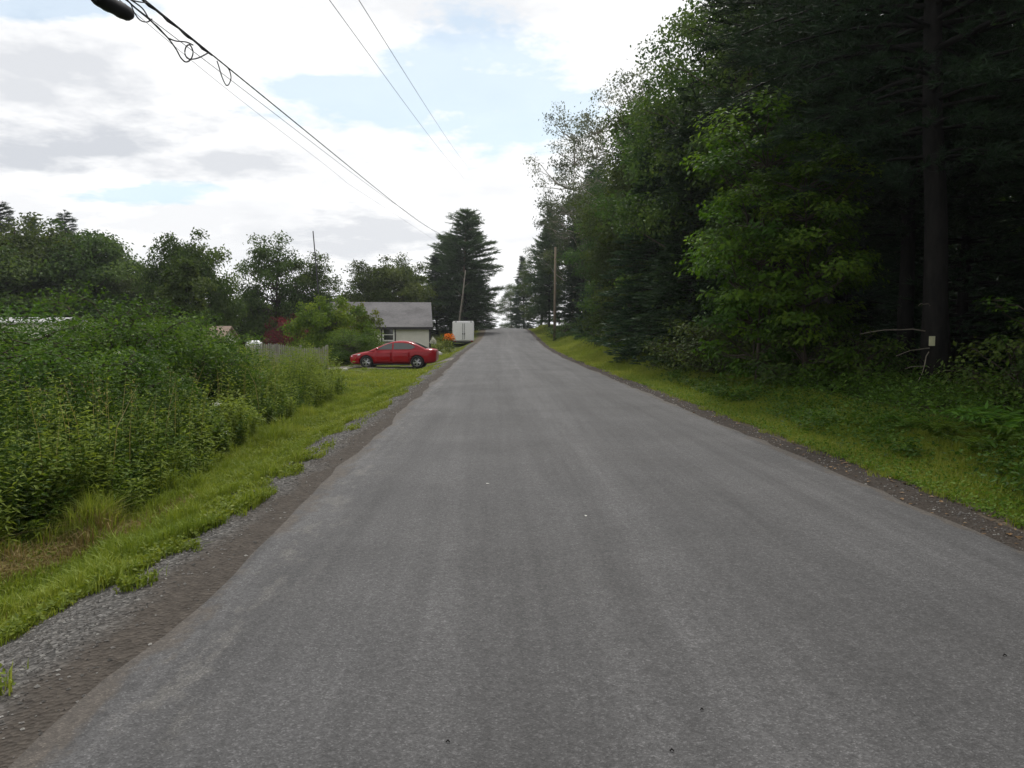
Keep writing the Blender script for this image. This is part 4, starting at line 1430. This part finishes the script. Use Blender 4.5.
# ------------------------------------------------------------------ fence, shed, mobile home, tank, mast
def fence():
    D = 36.5; a, b = X(246, D), X(326, D); zt = at(280, 345.6, D).z
    o = thing('picket_fence', 'weathered grey board fence above the tall weeds', 'fence', (0, 0, 0))
    rs = np.random.RandomState(151)
    g = Geo(); n = 38; wd = (b - a) / n
    for i in range(n):
        x = a + i * wd; top = zt + rs.normal() * .03 + .12 * math.sin(i * .16)
        zb = gz(x, D) - .05
        bx = (x + .012, x + wd - .012); y0 = D + rs.normal() * .006
        V = [(bx[0], y0, zb), (bx[1], y0, zb), (bx[1], y0 + .022, zb), (bx[0], y0 + .022, zb), (bx[0], y0, top - .06), (bx[1], y0, top - .06), (bx[1], y0 + .022, top - .06), (bx[0], y0 + .022, top - .06),
             ((bx[0] + bx[1]) / 2, y0, top), ((bx[0] + bx[1]) / 2, y0 + .022, top)]
        g.add(V, [np.array([(0, 1, 5, 4), (1, 2, 6, 5), (2, 3, 7, 6), (3, 0, 4, 7), (5, 6, 9, 8), (7, 4, 8, 9)]), np.array([(4, 5, 8), (6, 7, 9)])])
    gobj('board_panel', g, 'fence_wood', o)
    g = Geo()
    for z in (.25, .85):
        box(g, (a, D + .04, gz(a, D) + z), (b, D + .085, gz(a, D) + z + .09))
    gobj('rail', g, 'fence_wood', o)
    for x in np.linspace(a, b, 4):
        g = Geo(); box(g, (x - .05, D + .09, gz(x, D) - .2), (x + .05, D + .19, zt + .03)); gobj('post', g, 'fence_wood', o)


fence()


def gabled(name, label, cat, xa, xb, D, dep, zb, ze, zr, roof, wall, ov=.3):
    o = thing(name, label, cat, (0, 0, 0))
    D2 = D + dep / 2
    g = Geo()
    V = [(xa, D, zb), (xb, D, zb), (xb, D + dep, zb), (xa, D + dep, zb), (xa, D, ze), (xb, D, ze), (xb, D + dep, ze), (xa, D + dep, ze), (xa, D2, zr - .08), (xb, D2, zr - .08)]
    g.add(V, [np.array([(0, 1, 5, 4), (2, 3, 7, 6), (1, 2, 6, 5), (3, 0, 4, 7)]), np.array([(5, 6, 9), (7, 4, 8)])])
    gobj('wall', g, wall, o)
    sl = (zr - ze) / (dep / 2)
    prof = [(D - ov, ze - ov * sl), (D2, zr), (D + dep + ov, ze - ov * sl)]; vs = []
    for x in (xa - ov, xb + ov):
        vs += [(x, y, z + .06) for y, z in prof] + [(x, y, z - .06) for y, z in prof]
    g = Geo()
    g.add(vs, [np.array([(0, 6, 7, 1), (1, 7, 8, 2), (3, 4, 10, 9), (4, 5, 11, 10), (0, 3, 9, 6), (2, 8, 11, 5), (0, 1, 4, 3), (1, 2, 5, 4), (7, 6, 9, 10), (8, 7, 10, 11)])])
    gobj('roof', g, roof, o)
    return o


D = 46.0
gabled('garden_shed', 'low shed with brown roof half hidden by the thicket', 'shed', X(196, D), X(221, D), D, 2.6, -.7, at(200, 338, D).z, at(200, 327, D + 1.3).z, 'shingle_brown', 'siding', .2)
D = 40.0
gabled('mobile_home', 'long low building whose pale roof edge shows above the bushes', 'building', X(-120, D), X(52, D), D, 4.0, -.7, at(30, 323, D).z, at(30, 318.5, D + 2).z, 'metal_roof', 'siding', .15)


def tank():
    D = 56.0; p = at(254, 341.5, D)
    g = Geo()
    n = 14; t = np.linspace(-1, 1, n)
    pts = np.stack([p.x + t * .62, np.full(n, D), np.full(n, p.z - .28)], 1)
    tube(g, pts, .36 * np.sqrt(np.maximum(1 - np.abs(t) ** 6, .02)), 16)
    o = thing('storage_tank', 'white rounded tank showing above the end of the board fence', 'tank', (0, 0, 0))
    gobj('vessel', g, 'white_paint', o, smooth=True)
    for dx in (-.35, .35):
        g = Geo(); box(g, (p.x + dx - .05, D - .25, gz(p.x, D) - .1), (p.x + dx + .05, D + .25, p.z - .55)); gobj('foot', g, 'stone_pale', o)


tank()
g = Geo()
D = 66.0
a, b = at(313, 231, D), at(320, 310, D)
tube(g, [(b.x, D, gz(b.x, D)), tuple(b), tuple(a)], [.07, .06, .045], 8)
tag(gobj('antenna_mast', g, 'wire_thin'), 'thin leaning mast rising out of the airy tree', 'mast')


# ------------------------------------------------------------------ garden odds and ends
def leafy_clump(name, label, cat, px, py, D, r, h, mat, n, leaf, seed, flower=None, nf=0):
    rs = np.random.RandomState(seed); p = at(px, py, D)
    zg = gz(p.x, D)
    o = thing(name, label, cat, (p.x, D, zg))
    g = Geo()
    q = norm(rs.normal(size=(n, 3))) * rs.uniform(.2, 1, (n, 1)) ** .5 * np.array([r, r, h / 2]); q[:, 2] += h / 2
    leaves(g, rs, q, leaf * rs.uniform(.6, 1.3, n), .4, .5)
    for k in range(12):
        e = q[rs.randint(n)]
        tube(g, [(e[0] * .2, e[1] * .2, -.05), tuple(e)], [.012, .005], 4, cap=False)
    gobj('foliage', g, mat, o)
    if flower:
        g = Geo()
        q = norm(rs.normal(size=(nf, 3))) * np.array([r, r, h * .35]) * rs.uniform(.7, 1.05, (nf, 1)); q[:, 2] = np.abs(q[:, 2]) + h * .68
        q = np.repeat(q, 5, 0)
        leaves(g, rs, q, .13, .5, .3)
        gobj('flowers', g, flower, o)
    return o


leafy_clump('flowering_plant', 'clump of bright orange flowers between the house and the trailer', 'flowers', 449, 340, 68.0, .55, 1.65, 'leaf_bright', 260, .22, 401, 'petal_orange', 120)
leafy_clump('garden_plant', 'green garden plant beside the orange flowers', 'plant', 440.5, 340, 66.0, .55, 1.5, 'leaf_bright', 320, .18, 402)
leafy_clump('white_flower_plant', 'white flowering plant at the corner of the house', 'flowers', 433, 340, 63.5, .22, 1.3, 'leaf_shrub', 160, .12, 403, 'petal_white', 60)
leafy_clump('potted_plant', 'dark potted plant in front of the house corner', 'plant', 426.5, 345, 60.0, .32, .6, 'leaf_wood', 220, .14, 404)
leafy_clump('wall_climber', 'small dark climbing plant against the beige wall', 'plant', 409, 340, 63.6, .25, .95, 'leaf_wood', 120, .12, 405)
rs = np.random.RandomState(410)


def rock(name, label, px, py, D, sx, sy, sz, mat, cat='rock'):
    p = at(px, py, D)
    bm = bmesh.new(); bmesh.ops.create_icosphere(bm, subdivisions=3, radius=1)
    for v in bm.verts:
        k = 1 + .12 * math.sin(v.co.x * 3 + px) * math.cos(v.co.y * 4) + .06 * math.sin(v.co.z * 7 + v.co.x * 5)
        v.co = Vector((v.co.x * sx * k, v.co.y * sy * k, max(v.co.z * k, -.4) * sz))
    me = bpy.data.meshes.new(name); bm.to_mesh(me); bm.free(); me.materials.append(M[mat])
    for q in me.polygons: q.use_smooth = True
    o = obj(name, me, None, (p.x, D, gz(p.x, D) + sz * .3))
    tag(o, label, cat)


rock('garden_boulder', 'long pale boulder on the grass behind the car boot', 437, 346, 60, .42, .3, .28, 'stone_pale')
rock('white_stone', 'small white stone on the lawn in front of the car nose', 345, 369, 38.5, .14, .1, .12, 'stone_pale')
rock('tan_rock', 'small tan rock lying in the clover by the gravel', 156, 551, 5.7, .055, .03, .022, 'stone_pale')


# ------------------------------------------------------------------ poles and wires
def pole(label, xb, yb, lean, H, r, arm=False):
    zb = gz(xb, yb)
    o = thing('utility_pole', label, 'utility pole', (xb, yb, zb), 0, 'utility poles')
    g = Geo(); tube(g, [(0, 0, -.5), (lean * .5, 0, H * .5), (lean, 0, H)], [r, r * .85, r * .65], 12); gobj('shaft', g, 'pole', o, smooth=True)
    if arm:
        g = Geo(); box(g, (lean - 1.1, -.20, H - .55), (lean + 1.1, -.11, H - .42)); gobj('crossarm', g, 'pole', o)
        for dx in (-1.0, -.5, .5, 1.0):
            g = Geo(); tube(g, [(lean + dx, -.155, H - .42), (lean + dx, -.155, H - .30), (lean + dx, -.155, H - .24)], [.035, .055, .03], 8); gobj('insulator', g, 'stone_pale', o)
    g = Geo(); tube(g, [(lean * .62 - r, -.02, H * .62), (lean * .62 + r, -.02, H * .62)], .03, 6); gobj('bolt', g, 'steel', o)
    return o


pr = at(554.5, 319, 72.0)
zt = at(554.5, 247, 72.0).z
pole('lone wooden pole standing against the wood near the crest', pr.x, 72.0, .06, zt - gz(pr.x, 72.0), .14)
pl = at(461, 318, 95.3)
tp = at(466, 226, 95.3)
pole('wooden pole with a crossarm standing among the boughs of the big broad pine', pl.x, 95.3, tp.x - pl.x, tp.z - gz(pl.x, 95.3), .15, True)


o = thing('dead_tree', 'thin pale bare trunk leaning in front of the big broad pine', 'tree', (0, 0, 0))
lo, hi = at(459.5, 319, 89.0), at(465.5, 270, 89.0)
g = Geo(); tube(g, [(lo.x - .05, 89.0, gz(lo.x, 89.0) - .3), tuple(lo), tuple((lo + hi) / 2 + Vector((.04, 0, 0))), tuple(hi)], [.13, .115, .09, .04], 8)
gobj('trunk', g, 'bark_pale', o, smooth=True)
g = Geo()
for t_, dx_, dz_ in ((.45, -.9, .9), (.62, .8, .8), (.8, -.6, .7)):
    a_ = lo + (hi - lo) * t_
    tube(g, [tuple(a_), (a_.x + dx_ * .5, 88.9, a_.z + dz_ * .6), (a_.x + dx_, 88.8, a_.z + dz_)], [.03, .02, .01], 5)
gobj('bare_branches', g, 'bark_pale', o)


def cat_pts(ps, n=60):
    """smooth line through points (parameter by y)"""
    ps = sorted(ps, key=lambda q: q[1])
    Y = np.array([q[1] for q in ps]); XX = np.array([q[0] for q in ps]); ZZ = np.array([q[2] for q in ps])
    cz = np.polyfit(Y, ZZ, min(3, len(ps) - 1)); cx = np.polyfit(Y, XX, 1)
    y = np.linspace(Y[0], Y[-1], n)
    return np.stack([np.polyval(cx, y), y, np.polyval(cz, y)], 1)


def on_line(pxs, xw):
    """points of a wire that runs parallel to the road xw metres to the side"""
    out = []
    for px, py in pxs:
        # depth at which that pixel's ray reaches x = xw
        v = CAMROT @ Vector(((px - 512) / F, -(py - 384) / F, -1.0))
        k = xw / v.x
        out.append((xw, v.y * k, CAM_H + v.z * k))
    return out


main = on_line([(144, 0), (209, 51), (232, 72), (299, 125), (353, 170), (392, 201), (435, 231)], -5.0)
mp = cat_pts(main, 70)
# carry the line on behind the camera and on to the far pole
d0 = mp[0] - mp[1]
back = mp[0] + d0 / abs(d0[1]) * 24
full = np.vstack([back[None], mp, np.array([[tp.x - .1, 95.3, mp[-1][2] + 1.2]])])
o = thing('telephone_cable', 'thick black cable running from overhead to the leaning pole', 'cable', (0, 0, 0), 0, 'overhead lines on the house side')
g = Geo(); tube(g, full, .013, 6); gobj('messenger', g, 'wire', o)


def mz(y):
    return float(np.interp(y, full[:, 1], full[:, 2])), float(np.interp(y, full[:, 1], full[:, 0]))


rs = np.random.RandomState(501)
near = [p for p in full if 4 < p[1] < 14.3]
g = Geo()
yy = np.linspace(2, 14.1, 60)
tube(g, np.stack([[mz(y)[1] + .012 * math.sin(y * 9) for y in yy], yy, [mz(y)[0] - .022 + .012 * math.cos(y * 9) for y in yy]], 1), .017, 6)
gobj('wrapped_bundle', g, 'wire', o)


def px_path(pts, xw):
    return np.array(on_line(pts, xw))


def smooth(p, n=40):
    p = np.asarray(p, float); t = np.arange(len(p)); tt = np.linspace(0, len(p) - 1, n)
    out = []
    for i in range(3):
        c = np.zeros(n)
        for k, q in enumerate(tt):
            i1 = min(int(q), len(p) - 2); f = q - i1
            a = p[max(i1 - 1, 0)]; b = p[i1]; c1 = p[i1 + 1]; d = p[min(i1 + 2, len(p) - 1)]
            c[k] = .5 * ((2 * b[i]) + (-a[i] + c1[i]) * f + (2 * a[i] - 5 * b[i] + 4 * c1[i] - d[i]) * f * f + (-a[i] + 3 * b[i] - 3 * c1[i] + d[i]) * f ** 3)
        out.append(c)
    return np.stack(out, 1)


for pts, r in [
    ([(217, 61), (219, 67), (222, 77), (226, 85), (229, 84), (231, 78), (230, 72), (228, 68)], .011),
    ([(122, -6), (132, 5), (150, 20), (160, 30), (168, 38), (176, 49), (181, 58), (186, 62), (191, 59), (193, 52), (190, 45), (186, 47), (185, 54), (189, 59), (198, 58), (208, 53)], .012),
    ([(168, 38), (176, 41), (186, 42), (193, 45)], .011),
    ([(131, 4), (134, 12), (140, 20), (147, 22), (152, 19)], .009),
    ([(128, -2), (142, 8), (150, 20), (158, 27), (168, 38)], .010),
    ([(131, 0), (140, 2), (148, 3), (152, 6)], .010),
]:
    g = Geo(); tube(g, smooth(px_path(pts, -4.96), 60), r, 6); gobj('loop', g, 'wire', o)
# lower thin line
low = cat_pts(on_line([(135, 6), (228, 80), (299, 131), (353, 174), (400, 207)], -5.05), 50)
d0 = low[0] - low[1]
g = Geo(); tube(g, np.vstack([(low[0] + d0 / abs(d0[1]) * 22)[None], low, [[tp.x - .1, 95.3, mp[-1][2] + .7]]]), .006, 5)
tag(gobj('telephone_wire', g, 'wire'), 'thin dark wire just below the thick looped cable', 'wire', 'overhead lines on the house side')
low = cat_pts(on_line([(154, 29), (228, 90), (290, 138), (347, 183)], -5.3), 50)
d0 = low[0] - low[1]
g = Geo(); tube(g, np.vstack([(low[0] + d0 / abs(d0[1]) * 22)[None], low, [[tp.x - .15, 95.3, mp[-1][2] - .1]]]), .004, 5)
tag(gobj('telephone_wire', g, 'wire_thin'), 'faint thinnest wire sagging lowest beside the looped cable', 'wire', 'overhead lines on the house side')
for pts, xw, lab in [([(361, 0), (412, 80), (440, 124), (467, 166)], -2.9, 'bare power line on the road side high above the road'),
                     ([(332, 0), (397, 92), (430, 135), (459, 172)], -3.6, 'bare power line on the house side high above the road')]:
    q = on_line(pts, xw); a0, b0 = np.array(q[0]), np.array(q[-1]); d = (b0 - a0) / (b0 - a0)[1]
    yy = np.linspace(-20, 100, 50)
    w = a0 + (yy - a0[1])[:, None] * d
    w[:, 2] -= .25 * np.sin(PI * np.clip((yy - 10) / 80, 0, 1))
    g = Geo(); tube(g, w, .008, 5)
    tag(gobj('power_line', g, 'wire_thin'), lab, 'wire', 'overhead lines on the house side')


def splice():
    o = thing('splice_case', 'black cylindrical splice case hanging on the overhead cable', 'splice case', (0, 0, 0))
    a, b = (np.array(q) for q in on_line([(94, -4), (130, 15)], -4.9))
    t = np.linspace(0, 1, 12)[:, None]
    p = a + (b - a) * t
    r = 1.35 * np.array([.05, .066, .072, .072, .078, .072, .072, .072, .078, .072, .07, .045])
    g = Geo(); tube(g, p, r, 14); gobj('casing', g, 'wire', o, smooth=True)
    g = Geo(); e = b + (b - a) * .02
    tube(g, [b, e], .018, 8); gobj('end_cap', g, 'wire', o)
    ym = float((a + b)[1] / 2)
    for q in (.25, .75):
        c = a + (b - a) * q
        z, x = mz(float(c[1]))
        g = Geo(); tube(g, [tuple(c + np.array([0, 0, .05])), (x, float(c[1]), z)], .006, 5); gobj('hanger', g, 'wire', o)


splice()

# ------------------------------------------------------------------ bits lying on the road
for (px, py, r, mat, nm, lab) in [
    (488, 484, .020, 'petal_white', 'paper_scrap', 'white paper scrap on the asphalt in the middle of the road'),
    (1005, 655, .007, 'bark_dark', 'twig', 'dark twig scrap on the asphalt close to the wooded edge'),
    (702, 712, .005, 'bark_dark', 'twig', 'dark twig scrap on the asphalt on the open middle of the lane'),
    (672, 753, .006, 'bark_dark', 'twig', 'dark twig scrap lowest on the asphalt'),
    (586, 517, .014, 'petal_white', 'paper_scrap', 'tiny pale scrap on the crown line of the road'),
    (448, 742, .006, 'bark_dark', 'twig', 'dark bent twig scrap beside the pale worn streaks'),
]:
    v = CAMROT @ Vector(((px - 512) / F, -(py - 384) / F, -1.0))
    k = -(CAM_H - .05) / v.z
    x, y = v.x * k, v.y * k
    g = Geo(); rs = np.random.RandomState(px)
    z = float(road_z(y) + .006 + .05 * (1 - ((x - road_c(y)) / HW) ** 2))
    if nm == 'twig':
        tube(g, [(x - r * 1.4, y, z + .004), (x, y + r * .5, z + .01), (x + r * 1.2, y - r * .3, z + .004)], [.0025, .004, .002], 5)
    else:
        n = 7; vs = [(x, y, z + .012)] + [(x + r * math.cos(a) * rs.uniform(.6, 1.2), y + r * math.sin(a) * rs.uniform(.6, 1.2), z + rs.uniform(.003, .012)) for a in np.linspace(0, 2 * PI, n, endpoint=False)]
        g.add(vs, [np.array([(0, 1 + i, 1 + (i + 1) % n) for i in range(n)])])
    tag(gobj(nm, g, mat), lab, 'litter' if nm != 'twig' else 'twig')

# ------------------------------------------------------------------ sky and light
SUN_AZ, SUN_EL = R(6), R(56)      # azimuth to the right of the road's direction
w = bpy.data.worlds.new('World'); S.world = w; w.use_nodes = True
nt = w.node_tree; nt.nodes.clear(); n = N(nt)
out = n('OutputWorld')
sky = n('TexSky'); sky.sky_type = 'NISHITA'; sky.sun_disc = False
sky.sun_elevation = SUN_EL; sky.sun_rotation = SUN_AZ
sky.air_density = 1.0; sky.dust_density = 1.0; sky.ozone_density = 1.0
bg1 = n('Background'); n.link(n.mix(1.0, sky.outputs[0], (.95, 1.07, 1.0, 1), 'MULTIPLY'), bg1.inputs[0]); bg1.inputs[1].default_value = .12
tc = n('TexCoord').outputs['Generated']
sep = n('SeparateXYZ'); n.link(tc, sep.inputs[0])
zc = n.math('ADD', n.math('MAXIMUM', sep.outputs[2], 0.0), .15)
comb = n('CombineXYZ')
n.link(n.math('DIVIDE', sep.outputs[0], zc), comb.inputs[0]); n.link(n.math('DIVIDE', sep.outputs[1], zc), comb.inputs[1])
pl = comb.outputs[0]
n1 = n.noise(pl, 1.15, 9, .58, .25)
n2 = n.noise(n.mapping(pl, (1, 1, 1), (7.3, 2.1, 0)), .9, 8, .55, .2)
warpn = n.noise(n.mapping(pl, (1, 1, 1), (3.3, 9.1, 0)), 2.7, 8, .62)


def blob(cx, cy, rx, ry, soft=.28):
    """soft patch of sky round a direction, with its border broken up by noise"""
    dx = n.math('DIVIDE', n.math('SUBTRACT', sep_p.outputs[0], cx), rx)
    dy_ = n.math('DIVIDE', n.math('SUBTRACT', sep_p.outputs[1], cy), ry)
    d = n.math('SQRT', n.math('ADD', n.math('MULTIPLY', dx, dx), n.math('MULTIPLY', dy_, dy_)))
    d = n.math('ADD', d, n.math('MULTIPLY_ADD', warpn, 4.4, -2.2))
    return n.math('SUBTRACT', 1.0, n.math('DIVIDE', n.math('SUBTRACT', d, 1 - soft), 2 * soft, clamp=True))


sep_p = n('SeparateXYZ'); n.link(pl, sep_p.inputs[0])


def pdir(px, py):
    v = (CAMROT @ Vector(((px - 512) / F, -(py - 384) / F, -1.0))).normalized()
    return v.x / (max(v.z, 0) + .15), v.y / (max(v.z, 0) + .15)


blues = None
for (px, py, rx, ry) in [(385, 105, .26, .20), (478, 105, .26, .40), (140, 194, .26, .10), (325, 86, .2, .09), (40, 8, .2, .05), (540, 110, .14, .2)]:
    q = pdir(px, py); b = blob(q[0], q[1], rx, ry)
    blues = b if blues is None else n.math('MAXIMUM', blues, b)
greys = None
for (px, py, rx, ry, k) in [(60, 150, .55, .17, 1.0), (230, 160, .35, .16, .8), (20, 65, .22, .2, .8), (360, 240, .35, .4, .75), (10, 215, .5, .4, .4), (440, 5, .35, .12, .5), (170, 225, .5, .3, .4)]:
    q = pdir(px, py); b = n.math('MULTIPLY', blob(q[0], q[1], rx, ry, .5), k)
    greys = b if greys is None else n.math('MAXIMUM', greys, b)
shade = n.math('MAXIMUM', greys, n.ramp(n2, [(.42, 0.0), (.55, .25), (.68, .6)]))
cloud = n.mix(shade, (1.04, 1.04, 1.04, 1), (.62, .645, .69, 1))
# clouds in front, round the hidden sun, are brighter than those behind
fb = n.ramp(n.math('MULTIPLY_ADD', n.math('ADD', sep.outputs[1], n.math('MULTIPLY', sep.outputs[0], .35)), .5, .5), [(.2, .82), (.55, .9), (.82, 1.0)])
cloud = n.mix(1.0, cloud, fb, 'MULTIPLY')
bg2 = n('Background'); n.link(cloud, bg2.inputs[0]); bg2.inputs[1].default_value = 1.0
gap = n.math('MULTIPLY', n.math('MAXIMUM', blues, n.ramp(n1, [(.30, .6), (.36, 0.0)])), .55)
mx = n('MixShader'); n.link(gap, mx.inputs[0]); n.link(bg2.outputs[0], mx.inputs[1]); n.link(bg1.outputs[0], mx.inputs[2])
n.link(mx.outputs[0], out.inputs[0])

sl = bpy.data.lights.new('sun', 'SUN'); sl.energy = 2.6; sl.angle = R(8); sl.color = (1, .96, .9)
so = bpy.data.objects.new('sun', sl); COL.objects.link(so)
dv = Vector((math.sin(SUN_AZ) * math.cos(SUN_EL), math.cos(SUN_AZ) * math.cos(SUN_EL), math.sin(SUN_EL)))
so.rotation_euler = (-dv).to_track_quat('-Z', 'Y').to_euler()
so.location = (0, 0, 60)

HAZE = .0003
if HAZE:
    bm = bmesh.new(); bmesh.ops.create_cube(bm, size=1)
    for v in bm.verts:
        v.co = Vector((v.co.x * 160 + 5, 100 + v.co.y * 250, 8.5 + v.co.z * 37))
    me = bpy.data.meshes.new('haze'); bm.to_mesh(me); bm.free()
    hm, hn, ho = new_mat('thin_damp_air')
    pv = hn('VolumePrincipled'); pv.inputs['Density'].default_value = HAZE
    pv.inputs['Color'].default_value = (.90, .94, 1, 1); pv.inputs['Anisotropy'].default_value = .3
    hn.link(pv.outputs[0], ho.inputs[1])
    me.materials.append(hm)
    tag(obj('haze', me), 'thin pale air softening the far trees', None, None, 'stuff')

# ------------------------------------------------------------------ render settings
S.view_settings.view_transform = 'Standard'
S.view_settings.look = 'None'
S.view_settings.exposure = 0.15
S.view_settings.gamma = 1.0
S.cycles.max_bounces = 4
S.cycles.diffuse_bounces = 3
S.cycles.glossy_bounces = 2
S.cycles.transmission_bounces = 3
S.cycles.use_denoising = True
try:
    S.cycles.denoiser = 'OPENIMAGEDENOISE'
    S.cycles.denoising_input_passes = 'RGB_ALBEDO_NORMAL'
except Exception:
    pass
S.cycles.use_adaptive_sampling = True
S.cycles.caustics_reflective = False
S.cycles.caustics_refractive = False
